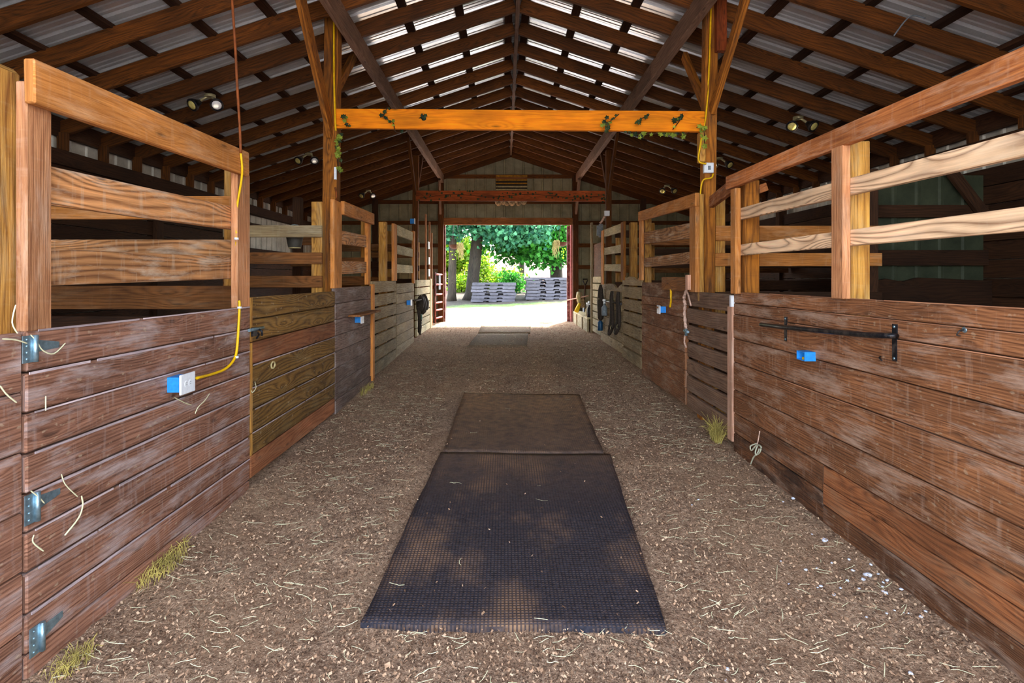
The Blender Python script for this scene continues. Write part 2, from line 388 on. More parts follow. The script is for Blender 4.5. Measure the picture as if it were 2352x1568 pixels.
for yy in YS:
    for side, xe, xp in ((-1, XWL + .02, -4.45), (1, XWR - .02, 4.71)):
        m = MB(); xi = RX + side * .03
        m.beam((xi, yy, rz(xi) + .07), (xe, yy, rz(xe) + .07), .042, .15)
        m.box((xp - .05, yy - .045, Z(PLZ[side])), (xp + .05, yy - .003, rz(xp) + .02), 'z')
        m.build('rafter', 'raft', roof, bevel=.003)
for side, n in ((-1, 9), (1, 9)):
    for i in range(n):
        x = RX + side * (.1 + .54 * i)
        if XWL < x < XWR: MB().beam((x, -.3, rz(x) + .167), (x, 13.9, rz(x) + .167), .088, .038).build('purlin', 'dark', roof)
MB().box((RX - .022, -.3, RZ - .03), (RX + .022, 13.35, RZ + .15)).build('ridge_board', 'girder', roof)
for xe in (XWL + .06, XWR - .06): MB().box((xe - .02, -.3, rz(xe) + .0), (xe + .02, 13.35, rz(xe) + .19)).build('eave_board', 'dark', roof)
for xa, xb, za, zb in ((-1.52, -1.45, 2.27, 2.46), (1.675, 1.75, 2.29, 2.48)):
    for y0, y1 in ((.0, 6.4), (6.4, 13.2)): MB().box((xa, y0, Z(za)), (xb, y1, Z(zb))).build('girder', 'girder', roof, bevel=.004)

# ------------------------------------------------------------------ outer walls
def ribs(a, b, per=.229):
    o = []; t = a
    while t < b: o += [(t, 0), (t + .165, 0), (t + .18, .018), (t + .205, .018), (t + .22, 0)]; t += per
    return [q for q in o if q[0] < b] + [(b, 0)]
def sidewall(name, x, s, label, y0, y1):
    m = MB(); pr = ribs(y0, y1); zt = rz(x) + .22; zb = -.15
    for yy, d in pr: m.v.append(Vector((x + s * d, yy, zb))); m.v.append(Vector((x + s * d, yy, zt)))
    for i in range(len(pr) - 1):
        q = [2 * i, 2 * i + 1, 2 * i + 3, 2 * i + 2]; m.quad(q, [(0, 0)] * 4, (.5, 0))
    w = m.build(name, 'sidemetal', base=(0, 0, 0)); tag(w, label, 'wall', kind='structure')
    xi = x + s * .09; pz = PLZ[-s]
    MB().box((xi - .06, y0, Z(pz) - .15), (xi + .06, y1, Z(pz))).build('top_plate', 'dark', w)
    for zz in (.95, .35, -.2): MB().box((x + s * .022, y0, Z(zz) - .045), (x + s * .062, y1, Z(zz) + .045)).build('girt', 'dark', w)
    yy = y0 + .1
    while yy < y1: MB().box((xi - .065, yy, -.1), (xi + .065, yy + .13, Z(pz) - .15), 'z').build('wall_post', 'dark', w); yy += 2.42
    m = MB()
    for q in range(10 if s > 0 else 13): m.box((x + s * .062, y0, Z(-1.25 + .18 * q)), (x + s * .1, y1, Z(-1.08 + .18 * q)))
    if s > 0:
        for q in range(10, 14): m.box((x + s * .062, y0, Z(-1.25 + .18 * q)), (x + s * .1, 9.3, Z(-1.08 + .18 * q)))
    m.build('kick_board', 'dark', w)
sidewall('wall_left', XWL, 1, 'metal clad side wall with dark framing behind the gated stalls', -.3, 13.4)
sidewall('wall_right', XWR, -1, 'metal clad side wall behind the stalls with the blanket bar', -.3, 13.4)

DX0, DX1, DZ = -1.47, 1.62, Z(1.32)
m = MB(); prg = ribs(XWL, XWR)
prg = sorted(prg + [(DX0, 0), (DX1, 0)])
for x, d in prg:
    zb = DZ if DX0 <= x <= DX1 else -.1
    m.v.append(Vector((x, YG - d, zb))); m.v.append(Vector((x, YG - d, rz(x) + .22)))
for i in range(len(prg) - 1):
    a, b = prg[i][0], prg[i + 1][0]
    if a == DX0: m.v[2 * i].z = DZ if b > a else m.v[2 * i].z
    n = len(m.v); zb = DZ if (a >= DX0 and b <= DX1) else -.1
    m.v += [Vector((a, YG - prg[i][1], zb)), Vector((b, YG - prg[i + 1][1], zb))]
    m.quad([n, n + 1, 2 * i + 3, 2 * i + 1], [(0, 0)] * 4, (.5, 0))
wb = m.build('wall_back', 'wallmetal', base=(0, 0, 0)); tag(wb, 'metal clad gable wall around the bright doorway', 'wall', kind='structure')
for zz, spans in ((2.45, ((-1.5, 1.6),)), (1.84, ((-3.9, 4.1),)), (1.34, ((-4.4, -1.56), (1.7, 4.6))), (.8, ((-4.4, -1.56), (1.7, 4.6))), (.28, ((-4.4, -1.56), (1.7, 4.6))), (-.2, ((-4.4, -1.56), (1.7, 4.6)))):
    for a, b in spans: MB().box((a, YG - .06, Z(zz) - .045), (b, YG - .02, Z(zz) + .045), 'x').build('girt', 'raft', wb)
for x in (-1.53, 1.68): MB().box((x - .065, YG - .16, gz(x, YG) - .1), (x + .065, YG - .022, rz(x) - .01), 'z').build('gable_post', 'raft', wb, bevel=.003)
for x in (-3.1, 3.3): MB().box((x - .06, YG - .14, gz(x, YG) - .1), (x + .06, YG - .022, rz(x) - .01), 'z').build('gable_post', 'dark', wb)
for s, xe in ((-1, XWL), (1, XWR)): MB().beam((RX, YG - .05, rz(RX) + .02), (xe, YG - .05, rz(xe) + .02), .04, .16).build('end_rafter', 'raft', wb)
MB().box((-1.47, YG - .10, Z(1.29)), (1.62, YG - .022, Z(1.455)), 'x').build('header_board', 'part', wb)
for x in (-1.455, 1.595): MB().box((x - .025, YG - .04, gz(x, YG) - .05), (x + .025, YG + .06, Z(1.30)), 'z').build('door_jamb', 'redpipe' if x < 0 else 'pinktrim', wb)
MB().box((1.50, YG + .06, gz(1.5, YG) - .02), (1.60, YG + .16, Z(1.28)), 'z').build('door_edge', 'redpipe', wb)
MB().box((-.1, YG - .125, Z(1.445)), (.02, YG - .103, Z(1.462)), 'x').build('wood_scrap', 'batten', wb)
for s in (-1, 1):
    MB().beam((s * .02 + (-1.46 if s < 0 else 1.66), 12.6, Z(2.25)), (-1.53 if s < 0 else 1.68, YG - .2, Z(1.55)), .05, .1).build('knee_brace', 'girder', wb)

m = MB(); yf = -.22
def fwall(x0, x1, zb):
    for i in range(12):
        a = x0 + (x1 - x0) * i / 12; b = x0 + (x1 - x0) * (i + 1) / 12; n = len(m.v)
        m.v += [Vector((a, yf, zb)), Vector((b, yf, zb)), Vector((b, yf, rz(b) + .2)), Vector((a, yf, rz(a) + .2))]; m.quad([n, n + 1, n + 2, n + 3], [(0, 0)] * 4, (.5, 0))
fwall(XWL, -2.05, -.1); fwall(-2.05, 2.15, Z(FT)); fwall(2.15, XWR, -.1)
tag(m.build('wall_front', 'wallmetal', base=(0, 0, 0)), 'front gable wall around the wide entrance behind the viewer', 'wall', kind='structure')

# ------------------------------------------------------------------ stall woodwork
def planks(bands, y0, y1, xa, xb, dirt=(), tint=(), jy=.0):
    m = MB()
    for i, (zt, zb) in enumerate(bands):
        jx = R.uniform(-.0025, .0025)
        m.box((xa + jx, y0 + R.uniform(-jy, jy), zb), (xb + jx, y1 + R.uniform(-jy, jy), zt), 'y', dirt[i] if i < len(dirt) else 0., tint[i] if i < len(tint) else None)
    return m
def evenb(zt, zb, n, gap):
    h = (zt - zb) / n; return [(Z(zt - h * i), Z(zt - h * (i + 1) + gap)) for i in range(n)]
def edges(parent, zs, y0, y1, x, s, mat='edge', hh=.006):           # worn pale top edges showing where the boards step out
    for z in zs:
        m = MB(); y = y0 + R.uniform(0, .05)
        while y < y1 - .02:
            e = min(y1, y + R.uniform(.25, .9)); m.box((x, y, Z(z) - hh * R.uniform(.5, 1.)), (x + s * .0035, e, Z(z) + .001), 'y'); y = e + (R.uniform(.01, .08) if R.random() < .4 else 0)
        m.build('worn_edge', mat, parent)
def rail(parent, name, a, b, h, mat, w=.038):                    # a, b: (x, y, zr of the top)
    return MB().beam((a[0], a[1], Z(a[2] - h / 2)), (b[0], b[1], Z(b[2] - h / 2)), w, h).build(name, mat, parent, bevel=.004)
def upright(parent, name, x0, x1, y0, y1, zr0, zr1, mat):
    return MB().box((x0, y0, Z(zr0)), (x1, y1, Z(zr1)), 'z').build(name, mat, parent, bevel=.004)
def fl(x, y): return gz(x, y) - ZC

# near gate on the left with hinges
yg0, yg1 = 1.838, 3.45
t = thing('stall_gate', (XL, (yg0 + yg1) / 2, 0), 'tall plank stall gate with orange top rail, open rails above and strap hinges', 'gate')
seams = [-.172, -.311, -.446, -.581, -.713, -.842, -.975, -1.112, -1.245, -1.39]
planks([(Z(a - .003), Z(b + .0035)) for a, b in zip(seams, seams[1:])], yg0, yg1, XL - .042, XL, tint=(.55, .5, .45, .6, .5, .6, .6, .65, .8)).build('plank_panel', 'gate', t, bevel=.006)
edges(t, seams[:8], yg0 + .01, yg1 - .005, XL, 1, hh=.009)
upright(t, 'stile', XL - .040, XL - .001, 1.842, 1.945, -.176, .655, 'tan')
upright(t, 'stile', XL - .040, XL - .001, 3.29, 3.455, -.172, .64, 'tan')
MB().beam((XL + .020, 1.825, Z(.649)), (XL + .020, 3.36, Z(.688)), .038, .146).build('top_rail', 'orange', t, bevel=.005)
MB().beam((XL - .062, 1.90, Z(.332)), (XL - .062, 3.40, Z(.363)), .036, .138).build('rail', 'rail', t, bevel=.005)
MB().beam((XL - .062, 1.90, Z(.04)), (XL - .062, 3.40, Z(.067)), .036, .132).build('rail', 'rail', t, bevel=.005)
def hinge(px, y0, y1, tip, ty):
    x = XL + .004; a = W(px - 12, y0, XL); b = W(px + 2, y1, XL)
    zt, zb = W(px, y0, XL).z, W(px, y1, XL).z; yc = W(px + 6, 800, XL).y
    m = MB().box((XL, yc - .04, zb), (XL + .004, yc, zt), 'z')
    for q in range(4): m.lathe([(.005, 0), (.003, .003)], Matrix.Translation((XL + .004, yc - .025, zb + (zt - zb) * (.14 + .24 * q))) @ Matrix.Rotation(PI / 2, 4, 'Y'), 8)
    h = m.build('hinge', 'galv', t)
    MB().tube([(XL + .008, yc + .004, zb), (XL + .008, yc + .004, zt)], .0085, 10).build('pin', 'galv', h)
    tp = W(tip, ty, XL)
    MB().prism([(yc + .01, zb + (zt - zb) * .35), (tp.y, tp.z - .008), (tp.y, tp.z + .012), (yc + .01, zb + (zt - zb) * .82)], XL, XL + .004).build('strap', 'galv', h)
hinge(68, 770, 832, 134, 792); hinge(73, 1132, 1200, 136, 1128); hinge(84, 1434, 1500, 142, 1410)

# wall end beside the gate and the round topped corner post
t = thing('plank_barrier', (XL, 1.4, 0), 'short plank wall end beside the hinged side of the tall gate', 'plank barrier')
planks(evenb(-.178, -1.36, 6, .004), .85, 1.83, XL - .042, XL - .002, dirt=(0, 0, .05, .05, .1, .1)).build('plank_panel', 'gate', t, bevel=.006)
upright(t, 'batten', XL - .06, XL - .043, 1.70, 1.835, -1.3, -.185, 'greywood')
m = MB().box((XL - .19, 1.735, 0), (XL - .045, 1.885, Z(.70)), 'z')
tag(m.build('corner_post', 'yellow', bevel=.02), 'thick yellowish square corner post behind the hinged end of the tall gate', 'post')

# back partitions (fences across between stalls)
def partition(y, x0, x1, bands, label, mats, post=None):
    t = thing('stall_divider', ((x0 + x1) / 2, y, 0), label, 'partition')
    for i, (zt, zb) in enumerate(bands):
        MB().box((x0, y, Z(zb)), (x1, y + .036, Z(zt)), 'x').build('rail', mats[i] if i < len(mats) else 'dark', t, bevel=.004)
    for q, xp in enumerate(post or ()): MB().box((xp - .05, y + .036, fl(xp, y) + ZC - .05), (xp + .05, y + .136, Z(.72 if q == 0 else 1.0)), 'z').build('post', 'yellow' if q == 0 else 'dark', t, bevel=.004)
    return t
base_b = [(-.24, -.38), (-.42, -.56), (-.6, -.76), (-.8, -.96), (-1.0, -1.16)]
partition(3.55, -4.44, -1.70, [(.527, .38), (.25, .139), (-.045, -.194)] + base_b, 'partition of three open rails seen through the tall hinged gate', ['orange', 'rail', 'part'], (-1.76, -3.2))
partition(5.17, -2.62, -1.70, [(.496, .386), (.244, .138), (.028, -.081)] + base_b, 'partition of open rails seen over the yellowish stall door', ['far', 'part', 'part'], (-1.76, -2.56))
partition(6.80, -2.62, -1.66, [(.52, .41), (.26, .15), (.03, -.08)] + base_b, 'partition behind the framed panel with the little shelf, gated side', ['part', 'part', 'part'], (-1.72, -2.56))
partition(8.35, -2.62, -1.68, [(.52, .41), (.26, .15), (.03, -.08)] + base_b, 'partition behind the gapped planks of the third stall, gated side', ['part', 'dark', 'part'], (-1.74,))
partition(10.9, -2.62, -1.68, [(.52, .41), (.26, .15), (.0, -.11)] + base_b, 'farthest partition on the side of the red pipe gate', ['part', 'dark', 'dark'], (-1.74,))
partition(5.02, 1.88, 3.4, [(.478, .344), (.232, .114), (-.12, -.25)] + base_b[1:], 'partition with two orange rails seen through the rail panel above the blanket bar', ['orange', 'orange', 'dark'], (1.95, 3.34))
partition(7.15, 1.82, 4.68, [(.56, .43), (.27, .14), (-.02, -.14)] + base_b, 'partition behind the framed rails next to the slatted small gate', ['part', 'dark', 'dark'], (1.88,))
partition(9.2, 1.82, 4.68, [(.8, .68), (.5, .39), (.22, .1), (-.05, -.2)] + base_b, 'partition behind the chewed planks on the halter side', ['dark', 'dark', 'part'], (1.9,))
# tack room wall beyond the right stall partition
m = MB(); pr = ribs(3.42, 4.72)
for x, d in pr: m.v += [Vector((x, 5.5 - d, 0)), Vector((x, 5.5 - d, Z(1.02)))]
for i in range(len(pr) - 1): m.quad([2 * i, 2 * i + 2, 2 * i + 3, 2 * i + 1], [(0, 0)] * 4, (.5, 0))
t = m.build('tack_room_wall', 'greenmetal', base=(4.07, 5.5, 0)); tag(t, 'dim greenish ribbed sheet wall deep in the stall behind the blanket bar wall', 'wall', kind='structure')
for zt, zb in ((.72, .6), (.28, .13), (-.02, -.12)): MB().box((3.42, 5.44, Z(zb)), (4.72, 5.478, Z(zt)), 'x').build('girt', 'dark', t)
pts = [(3.42, Z(-.62)), (4.72, Z(-.62)), (4.72, Z(-.02)), (4.3, Z(.0)), (4.0, Z(.012)), (3.86, Z(-.03)), (3.7, Z(.0)), (3.58, Z(-.02)), (3.5, Z(-.045)), (3.42, Z(-.03))]
m = MB(); b0 = 0
m.prism([(p[0], p[1]) for p in pts], 0, .04); m.v = [Vector((v.y, 5.40 + v.x, v.z)) for v in m.v]
m.build('chewed_kick_board', 'dark', t)
MB().box((3.36, 5.44, 0), (3.46, 5.54, Z(.75)), 'z').build('corner_post', 'dark', t)
MB().beam((4.2, 5.40, Z(1.2)), (4.7, 5.40, Z(.55)), .04, .1).build('diagonal_brace', 'dark', t)

# yellowish plank door on the left
t = thing('plank_half_gate', (XL, 4.33, 0), 'low yellowish plank stall door with black barrel latch', 'half gate')
h = (1.25 - .114) / 8; db = [(Z(-.114 - h * i - .003), Z(-.114 - h * (i + 1) + .004)) for i in range(8)]
planks(db[:2] + db[3:7], 3.475, 5.19, XL - .042, XL - .004, tint=(.6, .75, .45, .5, .35, .3)).build('plank_panel', 'door', t, bevel=.006)
planks([db[2], db[7]], 3.475, 5.19, XL - .042, XL - .004).build('red_plank', 'doorred', t, bevel=.006)
edges(t, [-.114 - h * i for i in (3, 4, 5, 6)], 3.49, 5.18, XL - .004, 1, hh=.007)
for a, b in ((0, 1), (2, 5), (6, 6)): MB().box((XL - .008, 3.466, db[b][1]), (XL - .002, 3.492, db[a][0]), 'z').build('edge_strip', 'yellow', t)
l = MB().box((XL - .003, 3.47, Z(-.36)), (XL + .012, 3.53, Z(-.305)), 'y').build('latch', 'black', t)
MB().tube([(XL + .018, 3.40, Z(-.315)), (XL + .018, 3.60, Z(-.315))], .010, 8).build('bolt', 'galv', l)
MB().tube([(XL + .018, 3.52, Z(-.315)), (XL + .045, 3.52, Z(-.33)), (XL + .045, 3.52, Z(-.36))], .007, 6).build('bolt_handle', 'black', l)
MB().tube([(XL + .005, 3.55 + .02 * math.sin(q * .5), Z(-.345 - .004 * q)) for q in range(9)], .006, 6).build('chain', 'black', l)
for py, pxx in ((838, 627),):
    p = W(pxx, py, XL); MB().tube([(XL + .0, p.y + .03 * math.cos(q * PI / 8), p.z + .022 * math.sin(q * PI / 8)) for q in range(17)], .006, 6, False).build('paint_ring', 'signp', t)

# framed panel with shelf, left
t = thing('stall_fence', (XL, 6.0, 0), 'framed stall front with open rails over greyed planks and a small shelf ledge', 'stall fence')
planks(evenb(-.085, -1.29, 8, .004), 5.20, 6.56, XL - .042, XL - .002, dirt=(0, 0, .05, .1, .1, .2, .2, .25)).build('plank_panel', 'greywood', t, bevel=.004)
upright(t, 'stile', XL - .04, XL - .0, 5.16, 5.40, -.09, .735, 'orange'); upright(t, 'stile', XL - .06, XL - .02, 6.50, 6.60, -.07, .72, 'orange')
rail(t, 'top_rail', (XL + .01, 5.38, .75), (XL + .01, 6.62, .772), .13, 'orange')
rail(t, 'rail', (XL - .055, 5.25, .47), (XL - .055, 6.6, .505), .135, 'rail'); rail(t, 'rail', (XL - .055, 5.25, .17), (XL - .055, 6.6, .2), .13, 'rail')
upright(t, 'corner_batten', XL - .02, XL + .025, 6.565, 6.65, fl(XL, 6.6) - .03, -.065, 'orange')
tag(MB().box((XL - .01, 5.62, Z(-.385)), (XL + .12, 6.56, Z(-.365)), 'y').build('shelf', 'part'), 'narrow wooden ledge jutting from the greyed plank panel over a blue outlet box', 'shelf')

t = thing('stall_fence', (XL, 7.4, 0), 'gapped plank stall front between the light corner batten and the pale far rails', 'stall fence')
planks(evenb(-.03, -1.2, 7, .022), 6.66, 8.12, XL - .042, XL - .006, tint=(.9, .8, .5, .4, .4, .3, .3)).build('plank_panel', 'far', t, bevel=.004)
upright(t, 'post', XL - .15, XL - .05, 7.62, 7.72, fl(XL, 7.7), .78, 'yellow'); upright(t, 'stile', XL - .04, XL, 7.95, 8.16, -.03, .79, 'orange')
t = thing('stall_fence', (XL, 9.0, 0), 'stall front with three short pale rails before the second roof post', 'stall fence')
planks(evenb(-.07, -1.15, 7, .006), 8.14, 9.7, XL - .042, XL - .004).build('plank_panel', 'far', t, bevel=.004)
for a, b, hh in ((.79, .80, .145), (.5, .51, .135), (.215, .225, .13)): rail(t, 'rail', (XL - .02, 8.17, a), (XL - .02, 9.65, b), hh, 'farpale')
upright(t, 'stile', XL - .02, XL + .02, 9.55, 9.68, -.08, .82, 'orange')
t = thing('stall_fence', (XL, 11.0, 0), 'pale gapped planks beside the red pipe gate', 'stall fence')
planks(evenb(-.02, -1.06, 7, .02), 10.0, 11.9, XL - .042, XL - .004, tint=(.9,) * 4).build('plank_panel', 'farpale', t, bevel=.004)
upright(t, 'stile', XL - .03, XL + .01, 11.75, 11.95, -1.05, -.0, 'farpale')
for yy, zt in ((11.2, 1.3), (11.75, 1.2), (12.1, 1.0)): upright(t, 'pole', XL - .03, XL, yy, yy + .05, -.02 if yy < 12 else -1.05, zt, 'tan')
for yy, z0 in ((11.5, .62), (11.55, .3), (11.55, .05)): MB().box((XL - .015, yy, Z(z0)), (XL + .002, yy + .16, Z(z0 + .15)), 'z').build('white_tag', 'white', t)

# right side: long wall with the blanket bar
t = thing('plank_barrier', (XR, 2.6, 0), 'long reddish brown plank wall carrying the black blanket bar', 'plank barrier')
rb = [-.097, -.181, -.266, -.445, -.622, -.828, -1.0]
planks([(Z(a - .002), Z(b + .003)) for a, b in zip(rb, rb[1:])], .9, 4.17, XR, XR + .042, tint=(.75, .6, .6, .55, .5, .5)).build('plank_panel', 'right', t, bevel=.005)
planks([(Z(-1.003), Z(-1.147)), (Z(-1.153), Z(-1.40))], 3.0, 4.17, XR + .001, XR + .042, dirt=(.55, .8)).build('dark_plank', 'right', t, bevel=.005)
planks([(Z(-1.003), Z(-1.097)), (Z(-1.10), Z(-1.21))], .9, 2.995, XR - .002, XR + .042, tint=(.5, .6)).build('patch_plank', 'patch', t, bevel=.005)
planks([(Z(-1.215), Z(-1.42))], .9, 2.995, XR - .006, XR + .042, dirt=(.35,)).build('dark_plank', 'right', t, bevel=.008)
edges(t, [rb[0], rb[1], rb[2], rb[4]], 1.0, 3.6, XR, -1, 'edger', .004)
t2 = thing('open_railing', (XR, 2.8, 1.3), 'open rail panel with reddish top rail and pale grained rails over the long plank wall', 'rail panel')
rail(t2, 'top_rail', (XR - .02, .95, .742), (XR - .02, 4.22, .772), .1, 'topr', .04)
MB().beam((XR + .0, 4.16, Z(.70)), (XR + .07, 4.80, Z(.66)), .04, .1).build('rail_end', 'topr', t2, bevel=.004)
for a, b, hh in ((.48, .515, .083), (.234, .25, .08)): rail(t2, 'rail', (XR + .02, .95, a), (XR + .02, 4.10, b), hh, 'pale')
upright(t2, 'stile', XR - .04, XR, 2.755, 2.855, -.1, .665, 'tan'); upright(t2, 'post', XR + .042, XR + .145, 2.83, 2.97, -.3, .70, 'yellow')
upright(t2, 'stile', XR - .04, XR - .0, 4.04, 4.13, -.11, .66, 'orange'); upright(t2, 'post', XR + .042, XR + .15, 4.07, 4.20, -.3, .72, 'post')
MB().beam((XR + .08, 4.1, Z(.63)), (XR + .22, 4.12, Z(.68)), .04, .06).build('block', 'topr', t2, bevel=.004)

# slatted gate right
t = thing('slat_gate', (XR, 4.75, 0), 'small gate of spaced slats with a pink batten and rope at its far edge', 'gate')
planks(evenb(-.118, -1.235, 7, .026), 4.24, 5.27, XR + .012, XR + .046, dirt=(.1, 0, 0, 0, 0, 0, .1), tint=(.3, .45, .4, .5, .4, .45, .6)).build('slat_panel', 'slat', t, bevel=.004)
upright(t, 'batten', XR - .012, XR + .012, 4.17, 4.26, -1.22, -.21, 'batten')
upright(t, 'rear_batten', XR + .05, XR + .09, 5.12, 5.24, -1.2, -.13, 'dark'); upright(t, 'rear_batten', XR + .05, XR + .09, 4.85, 4.92, -1.2, -.13, 'part')
MB().box((XR - .016, 4.175, Z(-.21)), (XR + .012, 4.205, Z(-.125)), 'z').build('white_stick', 'white', t)

# framed panel right (far of the gate)
t = thing('stall_fence', (XR, 6.1, 0), 'framed rails with orange top rail above reddish planks, facing the shelf panel', 'stall fence')
planks(evenb(-.045, -1.2, 7, .003), 5.3, 6.97, XR, XR + .042, dirt=(0, 0, .1, .15, .15, .2, .3)).build('plank_panel', 'right', t, bevel=.004)
MB().box((XR - .012, 4.98, Z(-.12)), (XR + .03, 6.05, Z(.018))).build('cap_plank', 'part', t, bevel=.004)
rail(t, 'top_rail', (XR - .02, 4.9, .757), (XR - .02, 7.0, .84), .118, 'orange')
rail(t, 'rail', (XR + .02, 5.0, .512), (XR + .02, 6.9, .572), .142, 'rail'); rail(t, 'rail', (XR + .02, 5.0, .25), (XR + .02, 6.9, .255), .112, 'rail')
upright(t, 'stile', XR - .03, XR + .0, 6.86, 7.0, -.02, .74, 'orange'); upright(t, 'post', XR + .03, XR + .11, 6.92, 7.03, -.1, .82, 'yellow')
upright(t, 'stile', XR - .03, XR + .01, 4.92, 5.08, -.12, .68, 'orange'); upright(t, 'post', XR + .01, XR + .05, 4.93, 4.98, -.2, .75, 'yellow')
tag(MB().box((XR - .10, 5.95, Z(-.315)), (XR + .005, 6.62, Z(-.298)), 'y').build('shelf', 'part'), 'thin dark ledge over the blue and white box on the reddish planks', 'shelf')

def chewed(y0, y1, ztop, zb, dips):
    pts = [(y0, zb), (y1, zb), (y1, ztop)]; n = 26
    for i in range(1, n):
        y = y1 + (y0 - y1) * i / n; z = ztop + .008 * ns(y, 1, 6)
        for c, w, d in dips: z -= d * math.exp(-((y - c) / w) ** 2)
        pts.append((y, z))
    return pts + [(y0, ztop)]
t = thing('stall_fence', (XR, 7.6, 0), 'gapped planks with a chewed top beside the framed orange rail', 'stall fence')
planks(evenb(-.11, -1.16, 6, .024), 7.02, 8.14, XR, XR + .04, tint=(.8, .6, .4, .4, .3, .3)).build('plank_panel', 'far', t, bevel=.004)
MB().prism(chewed(7.02, 8.14, Z(.03), Z(-.09), [(7.3, .13, .055), (7.85, .1, .02)]), XR + .004, XR + .036, tint=.9).build('chewed_plank', 'far', t)
upright(t, 'stile', XR - .02, XR + .02, 7.96, 8.14, -.02, .82, 'post'); upright(t, 'post', XR + .07, XR + .17, 7.9, 8.0, -.9, .80, 'yellow')
t = thing('stall_fence', (XR, 9.0, 0), 'chewed plank front with three pale rails where the black halters hang', 'stall fence')
planks(evenb(-.19, -1.1, 6, .006), 8.17, 9.95, XR, XR + .04).build('plank_panel', 'far', t, bevel=.004)
MB().prism(chewed(8.17, 9.95, Z(-.08), Z(-.188), [(8.55, .2, .07), (9.5, .1, .012)]), XR + .004, XR + .036).build('chewed_plank', 'far', t)
for a, b, hh in ((.815, .85, .125), (.505, .53, .118), (.215, .25, .112)): rail(t, 'rail', (XR + .02, 8.14, a), (XR + .02, 9.66, b), hh, 'farpale')
upright(t, 'stile', XR - .02, XR + .0, 9.62, 9.80, -.1, .84, 'orange')
t = thing('stall_fence', (XR, 10.5, 0), 'pale gapped planks behind the tall bare pole and spray bottles', 'stall fence')
planks(evenb(.04, -1.04, 8, .022), 9.98, 10.9, XR, XR + .04, tint=(.9, .9, .8, .7)).build('plank_panel', 'farpale', t, bevel=.004)
MB().box((XR + .02, 9.98, Z(.04)), (XR + .04, 10.9, Z(.66))).build('brown_board', 'part', t)
upright(t, 'pole', XR - .03, XR + .01, 10.88, 10.96, -1.06, 1.1, 'far')

# ------------------------------------------------------------------ roof posts and cross beams
def roof_post(x, y, w, zr_top, dx, label, braces, lean=0., mt='post'):
    t = thing('roof_post', (x, y, 0), label, 'post')
    MB().beam((x, y, gz(x, y) - .1), (x + lean, y, Z(zr_top)), w, w, (0, 1, 0)).build('post', mt, t, bevel=.008)
    for (ya, za, yb, zb, ww) in braces:
        MB().beam((x + lean * .8, ya, Z(za)), (x + lean, yb, Z(zb)), 0.045, ww, (0, 1, .4)).build('brace', mt, t, bevel=.004)
    return t
pl = roof_post(-1.692, 5.36, .134, 2.50, 0, 'round edged orange brown roof post at the shelf panel end of the cross beam', [(5.32, 1.38, 4.42, 2.36, .15), (5.42, 1.8, 6.1, 2.44, .1)], .04)
pr_ = roof_post(1.815, 5.06, .112, 2.54, 0, 'leaning roof post with white switch box and yellow wire', [(5.0, 1.5, 4.1, 2.38, .1), (5.12, 1.55, 5.8, 2.32, .09)], .05)
MB().box((1.875, 4.93, Z(2.02)), (1.965, 4.99, Z(2.6)), 'z').build('hanger_board', 'redbeam', pr_, bevel=.004)
MB().box((1.735, 4.95, Z(1.04)), (1.785, 5.04, Z(1.31)), 'z').build('cleat', 'yellow', pr_, bevel=.006)
roof_post(-1.675, 10.25, .105, 2.26, 0, 'dark far roof post carrying a small blue box, nearest the red pipe gate', [(10.2, 1.55, 9.4, 2.4, .08), (10.3, 1.55, 11.0, 2.4, .08)], .04, 'raft')
roof_post(1.805, 9.72, .095, 2.24, 0, 'dark far roof post above the spray bottles and halters', [(9.68, 1.5, 8.95, 2.36, .08), (9.76, 1.5, 10.45, 2.36, .08)], 0, 'raft')
a = P(769, 273, 5.27); b = P(1617, 280, 4.98)
tag(MB().beam(a, b, .045, .183).build('cross_beam', 'beam', bevel=.004), 'bright orange cross beam spanning the aisle between the two near roof posts', 'beam')
a = P(956, 449.5, 10.18); b = P(1390, 450.5, 9.66)
tag(MB().beam(a, b, .045, .185).build('cross_beam', 'redbeam', bevel=.004), 'reddish far cross beam with dark garland over the doorway', 'beam')

